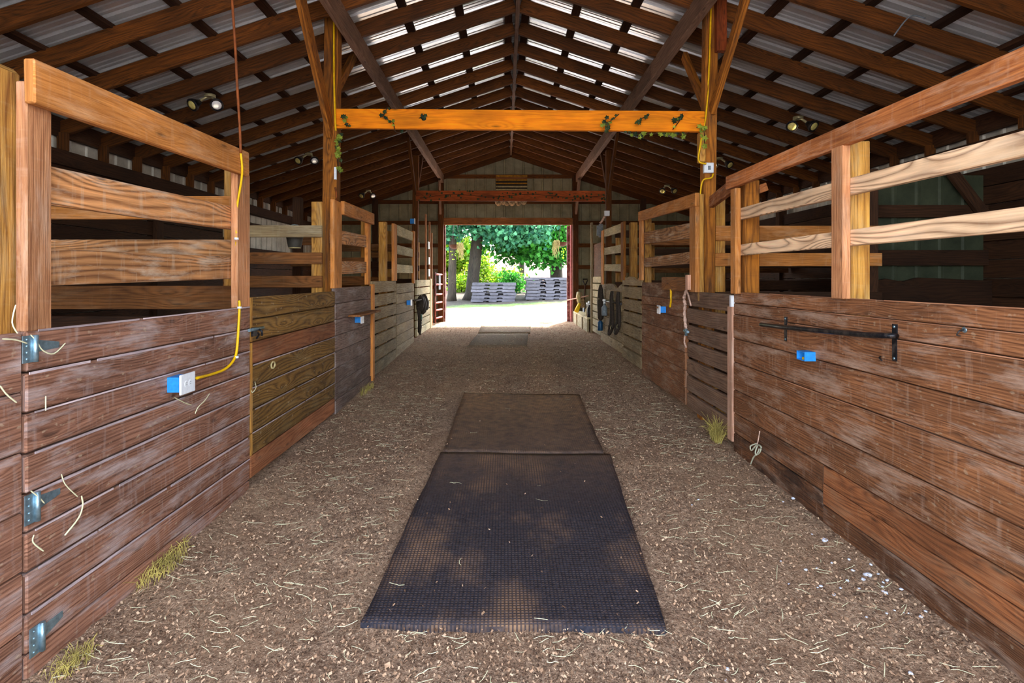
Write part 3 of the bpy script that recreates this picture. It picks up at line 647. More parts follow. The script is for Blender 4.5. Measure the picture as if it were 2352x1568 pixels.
# ------------------------------------------------------------------ electrical
def outlet(px0, px1, py, x, label, full=True, size=.07, flip=1, open_=False, py_h=.075):
    s = 1 if x < 0 else -1; p = W(px1, py, x); q = W(px0, py, x + s * .0)
    t = thing('outlet_box', (x, p.y, p.z), label, 'outlet box'); z0, z1 = p.z - py_h / 2, p.z + py_h / 2; d = .062; y0, y1 = p.y, p.y + size
    m = MB(); e = .004
    m.box((x, y0, z0), (x + s * d, y0 + e, z1), 'z'); m.box((x, y1 - e, z0), (x + s * d, y1, z1), 'z')
    m.box((x, y0 + e, z0), (x + s * d, y1 - e, z0 + e)); m.box((x, y0 + e, z1 - e), (x + s * d, y1 - e, z1)); m.box((x, y0 + e, z0 + e), (x + s * e, y1 - e, z1 - e))
    m.box((x + s * .002, y0 - .002, p.z - .003), (x + s * (d - .004), y0, p.z + .002))
    m.build('box', 'blue', t)
    if full:
        c = MB().box((x + s * d, y0 - .012, z0 - .012), (x + s * (d + .01), y1 + .012, z1 + .012), 'z').build('cover_plate', 'white', t, bevel=.002)
        for yy in (.33, .67):
            yc = y0 + size * yy; mm = Matrix.Translation((x + s * (d + .0095), yc, p.z)) @ Matrix.Rotation(s * PI / 2, 4, 'Y')
            r = MB().lathe([(.016, 0), (.015, .002)], mm, 16).build('receptacle', 'white', c)
            MB().box((x + s * (d + .0112), yc - .004, p.z + .003), (x + s * (d + .0118), yc + .004, p.z + .006), 'y').box((x + s * (d + .0112), yc - .004, p.z - .006), (x + s * (d + .0118), yc + .004, p.z - .003), 'y').build('slot', 'grey', r)
    elif open_:
        MB().box((x + s * .02, y0 + .03, z0 + e), (x + s * .05, y0 + .05, z0 + .018), 'y').build('wire_stub', 'cable', t)
    return t
outlet(382, 384, 884, XL, 'blue outlet box with white cover on the tall hinged gate, yellow cable attached', True, .095, py_h=.07)
outlet(1873, 1874, 819, XR, 'empty open blue box on the long wall below the blanket bar', False, .085, open_=True, py_h=.05)
outlet(816, 815, 734, XL, 'blue and white outlet box under the ledge on the greyed planks', True, .09, py_h=.062)
outlet(1532, 1530, 711, XR, 'white and blue outlet box under the thin ledge on the reddish planks', True, .09, py_h=.066)
outlet(934, 934, 695, XL, 'small blue and white box beside the dark hanging bundle on the far planks', True, .1, py_h=.075)
p = P(948, 508, 10.15); t = thing('junction_box', p, 'small blue junction box high on the dark far roof post', 'junction box')
MB().box((p.x - .045, 10.12, p.z - .045), (p.x + .03, 10.2, p.z + .045), 'z').build('box', 'blue', t, bevel=.004); MB().box((p.x + .03, 10.115, p.z - .05), (p.x + .042, 10.2, p.z + .05), 'z').build('cover', 'white', t)
p = P(1394, 490, 9.64); t = thing('junction_box', p, 'pale junction box with dangling plug on the dark far post above the halters', 'junction box')
MB().box((p.x - .045, 9.62, p.z - .045), (p.x + .045, 9.675, p.z + .045), 'z').build('box', 'white', t, bevel=.004); MB().tube([p + Vector((-.04, 0, -.05)), p + Vector((-.09, 0, -.14)), p + Vector((-.12, 0, -.17))], .018, 8).build('plug', 'rope', t)
p = P(1374, 530, 10.2); tag(MB().box((p.x - .03, 10.15, p.z - .09), (p.x + .01, 10.2, p.z + .09), 'z').box((p.x + .01, 10.15, p.z - .12), (p.x + .08, 10.2, p.z + .12), 'z', ).build('breaker_box', 'grey'), 'narrow grey breaker box behind the bare pole by the doorway', 'breaker box')
p = P(1627, 386, 4.99); t = thing('switch_box', p, 'white switch plate on the leaning roof post above a wire loop', 'switch box')
MB().box((p.x - .045, 4.965, p.z - .045), (p.x + .04, 5.005, p.z + .045), 'z').build('plate', 'white', t, bevel=.003); MB().box((p.x - .012, 4.958, p.z - .02), (p.x + .01, 4.966, p.z + .015), 'z').build('toggle', 'grey', t)
def smooth(pts, n=6):
    pts = [Vector(p) for p in pts]; o = []
    for i in range(len(pts) - 1):
        a, b, c, d = pts[max(i - 1, 0)], pts[i], pts[i + 1], pts[min(i + 2, len(pts) - 1)]
        for q in range(n):
            u = q / n; o.append(.5 * ((2 * b) + (c - a) * u + (2 * a - 5 * b + 4 * c - d) * u * u + (3 * b - a - 3 * c + d) * u ** 3))
    return o + [pts[-1]]
x = XL + .012
t = thing('power_cable', W(548, 700, x), 'yellow power cable looping up from the outlet on the tall gate to the roof', 'cable')
pts = [W(452, 868, x + .02), W(490, 858, x), W(520, 845, x), W(540, 820, x), W(546, 780, x), W(550, 706, x), W(549, 690, x - .005)]
MB().tube(smooth(pts), .0075, 8).build('lower_run', 'cable', t)
pts = [W(547, 680, x - .02), W(541, 610, x - .03), W(543, 545, x - .02), W(544, 480, x - .02), W(556, 400, x + .032), W(553, 352, x + .04)]
MB().tube(smooth(pts), .0065, 8).build('middle_run', 'cable', t)
pts = [W(553, 352, x + .04), W(550, 280, x + .04), W(545, 200, x + .02), W(540, 100, x), W(533, -10, x - .02), W(532, -110, x - .04)]
MB().tube(smooth(pts), .0075, 8).build('hanging_cord', 'rust', t)
for px, py in ((550, 706), (543, 820), (543, 548)): c = W(px, py, x + .004); MB().tube([c + Vector((0, 0, -.006)), c + Vector((0, 0, .006))], .013, 8).build('staple', 'white', t)
t = thing('conduit_wire', (1.68, 4.8, 2.5), 'yellow wire running down the leaning roof post past the switch plate', 'wire')
MB().tube(smooth([P(1634, -20, 4.97), P(1629, 150, 4.97), P(1622, 260, 4.97), P(1609, 330, 4.95), P(1605, 369, 4.94), P(1622, 376, 4.94)]), .008, 8).build('upper_run', 'cable', t)
MB().tube(smooth([P(1638, 399, 4.95), P(1634, 408, 4.94), P(1617, 412, 4.94), P(1611, 425, 4.95), P(1608, 455, 4.98)]), .007, 8).build('lower_loop', 'cable', t)
t = thing('conduit_wire', (-1.6, 5.25, 2.3), 'yellow wire down the edge of the orange brown roof post by the beam end', 'wire')
MB().tube(smooth([P(767, -20, 5.25), P(767, 150, 5.25), P(769, 250, 5.22), P(771, 300, 5.22)]), .009, 8).build('run', 'cable', t)
MB().box((P(768, 384, 5.27).x, 5.26, P(768, 412, 5.27).z), (P(773, 384, 5.27).x, 5.28, P(768, 384, 5.27).z), 'z').build('white_clip', 'white', t)
MB().tube(smooth([P(770, 430, 5.28), P(773, 450, 5.28), P(771, 470, 5.28)]), .008, 8).build('lower_run', 'rust', t)
p = W(1540, 665, XR - .004); t = tag(MB().tube(smooth([W(1541, 664, XR - .006), W(1541, 690, XR - .008), W(1539, 705, XR - .008)]), .011, 8).build('conduit_wire', 'cable'), 'short yellow wire dropping to the box on the reddish planks', 'wire')
for i, (pa, pm, pb, y, lb) in enumerate((((2053, 82), (2090, 38), (2125, 42), 4.3, 'thin wire loop on the rafters nearest the corner above the reddish top rail'), ((1958, 141), (1985, 112), (2008, 118), 5.3, 'thin wire loop on the second rafter above the reddish top rail'), ((186, 28), (215, 50), (250, 72), 4.5, 'thin wire along the rafters above the corner post'))):
    tag(MB().tube(smooth([P(*pa, y), P(*pm, y), P(*pb, y)]), .006, 6).build('roof_wire', 'grey'), lb, 'wire', 'wire loops under the roof')

# flood lamps
def flood(px, py, y, label, face):
    x = (px - VX) * y / F; zt = rz(x); c = Vector((x, y, zt)); t = thing('flood_lamp', c, label, 'flood lamp', 'twin flood lamps under the rafters')
    MB().lathe([(.055, -.03), (.055, .0)], Matrix.Translation(c), 14).build('base', 'socket', t)
    for s in (-1, 1):
        e = c + Vector((s * .10, -.05, -.10)); d = Vector((s * .35, -.75, -.55)).normalized()
        MB().tube(smooth([c + Vector((s * .02, 0, -.02)), c + Vector((s * .06, -.02, -.05)), e]), .014, 8).build('arm', 'socket', t)
        mm = Matrix.Translation(e) @ d.to_track_quat('Z', 'Y').to_matrix().to_4x4()
        hd = MB().lathe([(.025, -.03), (.035, .0), (.062, .05), (.066, .075), (.060, .078)], mm, 16).build('lamp_head', 'black', t)
        MB().lathe([(.048, .074), (.044, .082), (.02, .088)], mm, 14).build('lens', 'lampw' if (s == face) else 'lens', hd)
flood(482, 212, 5.79, 'twin flood lamp under the rafters above the tall hinged gate', 1)
flood(709, 352, 8.56, 'twin flood lamp beyond the tall gate, beside the orange brown roof post', 1)
flood(846, 437, 12.2, 'tiny distant twin flood lamp low over the framed panel with the shelf', 1)
flood(1833, 266, 6.5, 'twin flood lamp hanging over the reddish top rail', 0)
flood(1652, 360, 8.76, 'twin flood lamp beside the leaning roof post, over the reddish top rail end', -1)
flood(1532, 425, 11.43, 'tiny distant twin flood lamp under the orange beam end at the leaning post', 0)

# ------------------------------------------------------------------ blanket bar, hooks, rope, tack
t = thing('blanket_bar', W(2055, 790, XR), 'black swing out blanket bar on the long reddish wall', 'blanket bar')
for px, ya, yb in ((1806, 727, 783), (2057, 744, 829)):
    c = W(px, 760, XR); zt, zb = W(px, ya, XR).z, W(px, yb, XR).z
    br_ = MB().box((XR - .006, c.y - .014, zb), (XR, c.y + .014, zt), 'z').build('bracket', 'black', t)
    for zz in (zt - .012, zb + .012): MB().lathe([(.007, 0), (.004, .004)], Matrix.Translation((XR - .006, c.y, zz)) @ Matrix.Rotation(-PI / 2, 4, 'Y'), 8).build('bolt', 'galv', br_)
a = W(2054, 771, XR - .03); b = W(1990, 769, XR - .05); c = W(1806, 752, XR - .05); d = W(1748, 745, XR - .045)
MB().tube([W(2058, 771, XR - .01), a, a * .5 + b * .5, b, c, d], [.012, .012, .0135, .0135, .0135, .0135], 12).build('bar', 'black', t)
c = W(2030, 820, XR); MB().tube(smooth([(XR, c.y + .02, c.z), (XR - .02, c.y - .0, c.z - .003), (XR - .03, c.y - .03, c.z - .01)]), .004, 6).build('hook', 'black', t)
c = W(2216, 757, XR); t = thing('wall_hook', c, 'small metal eye hook alone on the upper planks of the long wall', 'hook')
MB().lathe([(.012, 0), (.010, .004)], Matrix.Translation(c) @ Matrix.Rotation(-PI / 2, 4, 'Y'), 10).build('plate', 'galv', t)
MB().tube(smooth([c, c + Vector((-.02, .0, -.005)), c + Vector((-.024, .006, -.02)), c + Vector((-.008, .012, -.024))]), .003, 6).build('hook', 'black', t)
t = thing('lead_rope', W(1575, 740, XR), 'pale knotted rope with a shiny snap hanging at the edge of the slatted gate', 'rope')
xx = XR - .015
MB().tube(smooth([W(1577, 667, xx), W(1571, 685, xx), W(1574, 700, xx), W(1572, 714, xx), W(1574, 740, xx), W(1576, 757, xx)]), [.011 + .006 * abs(math.sin(i * .9)) for i in range(31)], 8).build('rope', 'rope', t)
MB().tube(smooth([W(1577, 664, xx), W(1583, 685, xx), W(1587, 702, xx)]), .008, 6).build('loose_end', 'rope', t)
MB().tube(smooth([W(1573, 770, xx), W(1572, 785, xx), W(1576, 797, xx)]), .009, 6).build('tail', 'rope', t)
c = W(1576, 762, xx - .01); MB().tube([c + Vector((0, -.05, .005)), c + Vector((0, 0, .0)), c + Vector((0, .05, .01))], .013, 8).tube([c + Vector((0, 0, -.035)), c + Vector((0, 0, .03))], .014, 8).build('snap', 'galv', t)
tag(MB().box((XR - .06, 5.04, Z(-.10)), (XR - .03, 5.10, Z(.035)), 'z').build('wood_stick', 'batten'), 'pale short stick wedged above the rope knot', 'stick')
def halter(y, label, L, x=XR - .03):
    z = Z(-.2); t = thing('halter', (x, y, z), label, 'halter', 'halters hanging on the far planks')
    for dy in (-.05, .05): MB().tube(smooth([(x, y + dy * .3, z), (x - .01, y + dy, z - .1), (x, y + dy * 1.6, z - L * .7), (x - .01, y + dy * 2.2, z - L)]), .022, 8).build('strap', 'halter', t)
    MB().tube(smooth([(x - .02, y - .12, z - L), (x - .05, y - .05, z - L - .1), (x - .03, y + .08, z - L - .08), (x - .01, y + .12, z - L + .02)]), .026, 8).build('noseband', 'halter', t)
    MB().tube([(x - .03 + .02 * math.cos(q * PI / 6), y - .1 + .03 * math.cos(q * PI / 6), z - L + .03 * math.sin(q * PI / 6)) for q in range(13)], .006, 6, False).build('ring', 'socket', t)
halter(8.25, 'black halter hanging by the chewed dip in the planks', .5); halter(8.75, 'black halter with a low noseband, second from the chewed dip', .56)
t = thing('hanging_rod', (XR, 9.2, Z(-.38)), 'thin dark rail along the far planks from which bottles and halters hang', 'rail')
MB().tube([(XR - .03, 8.1, Z(-.36)), (XR - .03, 9.95, Z(-.38))], .014, 8).build('rod', 'black', t)
for yy in (8.15, 9.9): MB().box((XR - .03, yy, Z(-.39)), (XR, yy + .03, Z(-.35)), 'y').build('bracket', 'black', t)
def spray(y, z, label, body, x=XR - .052, trig='white', h=.2):
    t = thing('spray_bottle', (x, y, z), label, 'spray bottle'); T = Matrix.Translation((x, y, z))
    MB().lathe([(.042, 0), (.046, .01), (.046, h * .7), (.02, h * .88), (.018, h)], T, 14).build('bottle', body, t)
    MB().lathe([(.022, h), (.022, h + .03)], T, 10).build('collar', trig, t)
    MB().beam((x, y - .03, z + h + .055), (x, y + .09, z + h + .06), .03, .035).build('trigger_head', trig, t, bevel=.004)
    MB().beam((x, y + .05, z + h + .05), (x, y + .07, z + h - .03), .018, .015).build('trigger', trig, t)
spray(9.3, Z(-.615), 'pale blue spray bottle with white trigger hung on the thin rail', 'grey'); spray(9.7, Z(-.9), 'dark teal spray bottle low on the far planks', 'teal', trig='black')
spray(11.12, Z(-.765), 'white topped bottle standing on the ledge by the tall bare pole', 'black', XR - .03, 'white', .24); spray(11.4, Z(-.765), 'squat pale bottle on the ledge behind the white topped dark bottle', 'signp', XR - .02, 'white', .2)
t = thing('tool_bag', (XR - .05, 9.55, Z(-.5)), 'dark hanging tool bag behind the pale blue spray bottle', 'tool bag')
MB().lathe([(.02, -.42), (.05, -.38), (.06, -.1), (.045, .1), (.02, .2)], Matrix.Translation((XR - .06, 9.62, Z(-.3))), 10).build('bag', 'halter', t); MB().box((XR - .10, 9.58, Z(-.36)), (XR - .03, 9.64, Z(-.33)), 'y').build('clasp', 'signp', t)
# bundle on left far planks
t = thing('tack_bundle', (XL + .08, 10.1, Z(-.5)), 'dark bundle of tack hanging on the far planks beside the blue box', 'tack bundle')
m = MB()
for q in range(5): m.lathe([(.01, -.2), (.06, -.15), (.08, 0), (.05, .1), (.02, .14)], Matrix.Translation((XL + .07 + .01 * (q % 2), 9.95 + .14 * q, Z(-.42 - .02 * (q % 3)))) @ Matrix.Rotation(.3 * (q - 2), 4, 'X'), 10)
m.build('bag', 'halter', t)
MB().tube(smooth([(XL + .05, 9.85, Z(-.5)), (XL + .07, 9.85, Z(-.75)), (XL + .05, 9.95, Z(-.95))]), .03, 8).build('strap', 'halter', t); MB().tube(smooth([(XL + .06, 10.0, Z(-.5)), (XL + .06, 10.05, Z(-.8)), (XL + .05, 10.0, Z(-1.0))]), .022, 8).build('strap', 'halter', t)
MB().box((XL + .06, 9.84, Z(-.72)), (XL + .11, 9.92, Z(-.63)), 'z').build('green_brush', plain('green_brush_plastic', (60, 96, 74), .6), t)
t = thing('bracket_shelf', (XL, 9.8, Z(-.36)), 'dark thin shelf on the far planks above the hanging tack bundle', 'shelf'); MB().box((XL, 9.3, Z(-.375)), (XL + .1, 10.6, Z(-.36))).build('board', 'dark', t); MB().box((XL + .02, 9.9, Z(-.37)), (XL + .1, 9.95, Z(-.5)), 'z').build('bracket', 'galv', t)

# bin with tools by the doorway
t = thing('ledge_bin', (1.7, 12.0, 0), 'low pale wooden ledge along the wall beside the doorway', 'ledge')
MB().box((1.62, 11.0, gz(1.6, 12) - .05), (1.66, 13.2, Z(-.80))).build('front_board', 'farpale', t, bevel=.004); MB().box((1.62, 11.0, Z(-.80)), (1.98, 13.2, Z(-.765))).build('top_board', 'farpale', t, bevel=.004)
for yy in (11.6, 12.5): MB().box((1.60, yy, gz(1.6, 12) - .05), (1.62, yy + .06, Z(-.8)), 'z').build('batten', 'far', t)
t = thing('shovel', (1.85, 13.0, Z(-.76)), 'dark handled shovel leaning on the gable wall behind the bin', 'shovel'); a = P(1341, 708, 12.9); b = P(1344, 655, 13.15)
MB().tube([a, b], .016, 8).build('shaft', 'dark', t); MB().tube([b, P(1339, 645, 13.18), P(1339, 641, 13.2), P(1349, 641, 13.2), P(1349, 645, 13.18), b], .014, 6).build('grip', 'black', t)
MB().prism([(12.75, Z(-.76)), (12.95, Z(-.76)), (12.97, Z(-.52)), (12.9, Z(-.45)), (12.8, Z(-.52))], a.x - .02, a.x).build('blade', 'grey', t)
t = thing('feed_scoop', P(1330, 714, 12.3), 'bright yellow handled scoop on the ledge by the doorway', 'scoop'); a = P(1324, 715, 12.3); b = P(1331, 697, 12.4); c = P(1328, 681, 12.45)
MB().tube([a, a * .5 + b * .5, b], [.05, .045, .03], 10).build('handle', 'yel', t); MB().tube([b, c, P(1329, 672, 12.5)], [.03, .05, .045], 10).build('cup', 'signp', t)
t = thing('straw_broom', P(1336, 690, 12.7), 'shaggy dried straw broom head leaning by the doorway', 'broom'); m = MB()
for q in range(120): m.strip([P(1329 + R.uniform(-4, 8), 674 + R.uniform(-4, 4), 12.7), P(1332 + R.uniform(-8, 10), 690, 12.68), P(1335 + R.uniform(-8, 9), 703 + R.uniform(-4, 4), 12.66)], .02, (0, -1, 0))
m.build('bristles', 'burlap', t); MB().tube([P(1303, 689, 13.3), P(1352, 679, 12.0)], .014, 8).build('handle', 'batten', t)

# red pipe gate
t = thing('pipe_gate', (-1.55, 12.9, gz(-1.5, 12.9)), 'red tube gate swung open at the doorway', 'gate'); a0 = Vector((-1.575, 12.55, 0)); a1 = Vector((-1.46, 13.62, 0))
for i, zr in enumerate((.10, -.13, -.36, -.55, -.72, -.9)): MB().tube([a0 + Vector((0, 0, Z(zr))), a1 + Vector((0, 0, Z(zr)))], .02, 8).build('rail', 'pinktrim' if i else 'pinktrim', t)
for a in (a0, a1): MB().tube([a + Vector((0, 0, Z(-.99))), a + Vector((0, 0, Z(.15)))], .024, 8).build('end_tube', 'redpipe', t)
MB().box((-1.55, 12.9, Z(-.25)), (-1.52, 13.15, Z(.1)), 'z').build('grey_panel', 'grey', t)

# sign and bundle at the gable
t = thing('wall_sign', P(1174, 435, 13.3), 'rustic slatted wooden sign with gold, dark and pale bands over the doorway', 'sign')
y = 13.30; sl = [(402, 406, 'goldw'), (406.5, 411, 'part'), (411.5, 415, 'goldw'), (415.5, 419, 'signd'), (419.5, 422.5, 'goldw'), (423, 426, 'signd'), (426.5, 430, 'signp'), (430.5, 433, 'signd'), (433.5, 436, 'signp')]
for a, b, mm in sl: MB().box((P(1139, 0, y).x, y, P(0, b, y).z), (P(1211, 0, y).x, y + .03, P(0, a, y).z), 'x').build('slat', mm, t)
for px in (1142, 1208): MB().box((P(px - 2, 0, y).x, y + .03, P(0, 435, y).z), (P(px + 2, 0, y).x, y + .05, P(0, 403, y).z), 'z').build('back_cleat', 'dark', t)
m = MB(); y = 13.2
for q in range(16):
    px = 1142 + 62 * q / 15; m.lathe([(.01, -.08), (.05, -.05), (.062, .0), (.05, .05), (.01, .08)], Matrix.Translation(P(px, 463 + 4 * math.sin(q * 1.7), y)) @ Matrix.Rotation(q * 1.1, 4, 'Y') @ Matrix.Rotation(q * .7, 4, 'X'), 9)
tag(m.build('cloth_bundle', 'burlap'), 'lumpy pale bundle fixed to the gable wall under the far beam', 'bundle')

# ------------------------------------------------------------------ ivy garlands
def garland(name, pts, label, n, size, mats, face, spread):
    t = thing(name, pts[0], label, 'garland'); sp = smooth(pts, 8); MB().tube(sp, .004, 5).build('stem', 'dark', t)
    for i, mt in enumerate(mats):
        m = MB()
        for q in range(n if i == 0 else n // 3):
            c = sp[R.randrange(len(sp))] + Vector((R.gauss(0, spread), R.uniform(-.012, .0), R.gauss(0, spread * .8)))
            m.star(c, size * R.uniform(.7, 1.2), (R.gauss(0, .35) + face[0], face[1], R.gauss(0, .35)), R.uniform(0, 6))
        m.build('leaves', mt, t)
yb = 5.17
garland('ivy_garland', [P(788, 262, yb), P(795, 282, yb), P(800, 290, yb)], 'small ivy sprig on the orange beam next to the shelf side roof post', 6, .035, ['ivy', 'ivyl'], (0, -1), .012)
garland('ivy_garland', [P(890, 245, yb), P(882, 268, yb), P(903, 282, yb), P(908, 302, yb), P(925, 304, yb)], 'ivy sprig trailing below the orange beam under the end of the dark girder', 10, .038, ['ivy', 'ivyl'], (0, -1), .014)
garland('ivy_garland', [P(962, 272, yb), P(976, 264, yb), P(970, 276, yb)], 'single ivy cluster on the orange beam right of the trailing sprig', 7, .04, ['ivy'], (0, -1), .01)
garland('ivy_garland', [P(1422, 262, 4.95), P(1402, 278, 4.95), P(1390, 284, 4.95), P(1393, 300, 4.95)], 'ivy cluster nearest the middle of the orange beam', 14, .036, ['ivy', 'ivyl'], (0, -1), .016)
garland('ivy_garland', [P(1465, 282, 4.95), P(1474, 272, 4.95), P(1488, 266, 4.95)], 'ivy cluster with two leaf groups at the knot of the orange beam', 9, .036, ['ivy'], (0, -1), .012)
garland('ivy_garland', [P(1545, 276, 4.95), P(1557, 277, 4.95), P(1566, 270, 4.95), P(1545, 298, 4.95)], 'ivy cluster beside the leaning post end of the orange beam', 9, .036, ['ivy', 'ivyl'], (0, -1), .012)
garland('ivy_garland', [P(1440, 306, 5.04), P(1480, 308, 5.04), P(1530, 306, 5.04), P(1570, 309, 5.02), P(1612, 290, 4.94), P(1618, 330, 4.92)], 'ivy vine hanging under the orange beam and onto the leaning post', 26, .045, ['ivyl', 'ivy'], (0, -1), .02)
garland('ivy_garland', [P(785, 305, 5.27), P(777, 330, 5.26), P(776, 360, 5.26), P(780, 398, 5.26)], 'light green ivy dangling down the shelf side roof post', 22, .042, ['ivyl', 'ivy'], (0, -1), .012)
garland('leaf_garland', [P(965, 455, 9.9), P(1040, 446, 9.9), P(1130, 452, 9.9), P(1220, 446, 9.6), P(1310, 453, 9.6), P(1382, 450, 9.6)], 'dark leafy garland strung along the reddish far beam', 80, .04, ['ivy'], (0, -1), .045)

# feed bucket behind the stall door
t = thing('feed_bucket', P(677, 562, 5.33), 'dark bucket with pale bottom hanging behind the partition over the yellowish door', 'bucket'); c = P(677, 570, 5.33)
MB().lathe([(.055, 0), (.062, .02), (.085, .15), (.088, .155), (.08, .15), (.05, .03)], Matrix.Translation(c), 16).build('pail', 'bucketm', t); MB().lathe([(.056, -.002), (.062, .03)], Matrix.Translation(c), 16).build('pale_base', 'signp', t)
MB().tube([c + Vector((.086 * math.cos(q * PI / 10), 0, .155 + .07 * math.sin(q * PI / 10))) for q in range(11)], .004, 6).build('bail', 'galv', t)

# ------------------------------------------------------------------ mats
def matmesh(c, th, jag=.006, name='rubber_mat', nx=26, ny=34):   # c: near-left, near-right, far-right, far-left ground points
    m = MB()
    def pt(u, v):
        p = (c[0] * (1 - u) + c[1] * u) * (1 - v) + (c[3] * (1 - u) + c[2] * u) * v
        return p.x + (jag * ns(v * 6, 1, 1) if u in (0, 1) else 0), p.y + (jag * ns(u * 6, 2, 1) * 3 if v in (0, 1) else 0)
    for lay in (1, 0):
        for j in range(ny + 1):
            for i in range(nx + 1):
                x, y = pt(i / nx, j / ny); m.v.append(Vector((x, y, gz(x, y) + (.012 + .008 * ns(x, y, 2.2) + th if lay else -.01))))
    W_ = nx + 1; N = W_ * (ny + 1)
    for j in range(ny):
        for i in range(nx):
            a = j * W_ + i; m.quad([a, a + 1, a + W_ + 1, a + W_], [(0, 0)] * 4, (.5, 0), True); m.quad([N + a, N + a + W_, N + a + W_ + 1, N + a + 1], [(0, 0)] * 4, (.5, 0))
    for j in range(ny): 
        for a in (j * W_, j * W_ + nx): m.quad([a, a + W_, N + a + W_, N + a] if a % W_ == 0 else [a, N + a, N + a + W_, a + W_], [(0, 0)] * 4, (.5, 0))
    for i in range(nx):
        for a, s in ((i, 0), (ny * W_ + i, 1)): m.quad([a, N + a, N + a + 1, a + 1] if not s else [a, a + 1, N + a + 1, N + a], [(0, 0)] * 4, (.5, 0))
    return m
c1 = [gpt(828, 1446), gpt(1531, 1457), gpt(1401, 1050), gpt(1012, 1046)]
c2 = [gpt(1017, 1044), gpt(1386, 1046), gpt(1331, 911), gpt(1066, 906)]
tag(matmesh(c1, .012).build('rubber_mat', 'mat', base=(c1[0].x, c1[0].y, 0)), 'large black gridded rubber mat with dusty corners, in the aisle', 'mat')
tag(matmesh(c2, .010).build('rubber_mat', 'mat', base=(c2[0].x, c1[0].y, 0)), 'dust covered black rubber mat laid beyond the gridded one', 'mat')
c3 = [gpt(1073, 798), gpt(1210, 798), gpt(1213, 768), gpt(1097, 768)]; c4 = [gpt(1098, 767), gpt(1218, 767), gpt(1219, 747), gpt(1107, 747)]
tag(matmesh(c3, .006, .004, nx=8, ny=8).build('rubber_mat', 'farmat'), 'far dusty mat half buried in bedding, the darker of two', 'mat'); tag(matmesh(c4, .006, .004, nx=8, ny=8).build('rubber_mat', 'farmat'), 'farthest greyish mat just inside the bright doorway', 'mat')

# ------------------------------------------------------------------ straw, hay tufts, twine, chips
def on_mat(x, y): return c1[0].y < y < c2[2].y and abs(x - .06) < .66
m = MB(); n = 0
while n < 2700:
    y = .9 + 12 * R.random() ** 1.7; x = R.uniform(-1.55, 1.68)
    dens = .35 + .65 * (.5 + .9 * ns(x, y, 1.3)); edge = abs(x) / 1.6
    if R.random() > dens * (.35 + .65 * edge): continue
    if on_mat(x, y) and R.random() > .035: continue
    L = R.uniform(.025, .085) * (1.5 if R.random() < .12 else 1); a = R.gauss(0, .6) + (PI if R.random() < .5 else 0); cu = R.gauss(0, .16) if R.random() < .8 else R.gauss(0, .5); pts = []; px, py = x, y
    for q in range(4): pts.append((px, py, gz(px, py) + (.028 if on_mat(x, y) else .019) + .006 * R.random())); px += math.cos(a) * L / 3; py += math.sin(a) * L / 3; a += cu
    if abs(px - .06) > 1.6: continue
    m.strip(pts, R.uniform(.0016, .0034), (0, 0, 1)); n += 1
tag(m.build('straw', 'straw', base=(0, 0, 0)), 'loose straw stems scattered over the aisle floor', 'straw', kind='stuff')
m = MB(); n = 0                                              # shavings and crumbs of the bedding
while n < 60000:
    y = .95 + 11.5 * R.random() ** 2.6; x = R.uniform(-1.56, 1.69)
    if on_mat(x, y) and R.random() > .012: continue
    z = gz(x, y) + (.027 if on_mat(x, y) else .012) + .009 * ns(x, y, 24) + .006 * ns(x, y, 3); a = R.uniform(0, PI); l = R.uniform(.0022, .006) * (1 + .05 * y) * (1.6 if R.random() < .03 else 1); w_ = l * R.uniform(.25, .7); tl = R.gauss(0, .35); b0 = len(m.v)
    dx, dy = math.cos(a), math.sin(a)
    for p_, q_ in ((-1, -1), (1, -1), (1, 1), (-1, 1)): m.v.append(Vector((x + dx * l * p_ - dy * w_ * q_, y + dy * l * p_ + dx * w_ * q_, z + .003 + tl * w_ * q_ + .002 * p_)))
    m.quad([b0, b0 + 1, b0 + 2, b0 + 3], [(0, 0)] * 4, (R.random(), 0)); n += 1
k = NT('bedding_flake'); sp = k.n('ShaderNodeSeparateXYZ'); k.l(k.uv('tint'), sp.inputs[0])
cr = k.n('ShaderNodeValToRGB'); k.l(sp.outputs[0], cr.inputs[0]); cr.color_ramp.elements[0].color = lin((78, 54, 38)); cr.color_ramp.elements[1].color = lin((222, 190, 156))
e_ = cr.color_ramp.elements.new(.35); e_.color = lin((128, 98, 74)); e_ = cr.color_ramp.elements.new(.7); e_.color = lin((188, 150, 118)); k.done(cr.outputs[0], .9); M['flake'] = k.m
tag(m.build('bedding_shavings', 'flake', base=(0, 0, 0)), 'wood shavings and crumbs covering the aisle floor', 'bedding', kind='stuff')
def tuft(x, y, n, r, h, label, sx=1.):
    m = MB()
    for q in range(n):
        a = R.uniform(0, 2 * PI); d = r * R.random() ** .7; bx, by = x + d * math.cos(a) * sx, y + d * math.sin(a) * 1.6; z = gz(bx, by)
        L = R.uniform(.4, 1) * h; t2_ = R.uniform(0, 2 * PI); lean = R.uniform(.3, 1.5)
        m.strip([(bx, by, z), (bx + math.cos(t2_) * L * .3 * lean * sx, by + math.sin(t2_) * L * .3 * lean, z + L * .6), (bx + math.cos(t2_) * L * .8 * lean * sx, by + math.sin(t2_) * L * .8 * lean, z + L * R.uniform(.3, 1))], .0026, (0, -1, .3))
    o = m.build('hay_tuft', 'hay'); return tag(o, label, 'hay')
p = gpt(345, 1300); tuft(p.x + .05, p.y, 330, .13, .085, 'greenish hay tuft at the foot of the tall hinged gate', .6)
p = gpt(1668, 1010); tuft(1.66, p.y - .05, 220, .06, .24, 'upright hay tuft caught at the foot of the pink batten', .5)
p = gpt(130, 1500); tuft(-1.50, 1.93, 110, .07, .07, 'hay wisps at the lowest strap hinge', .6)
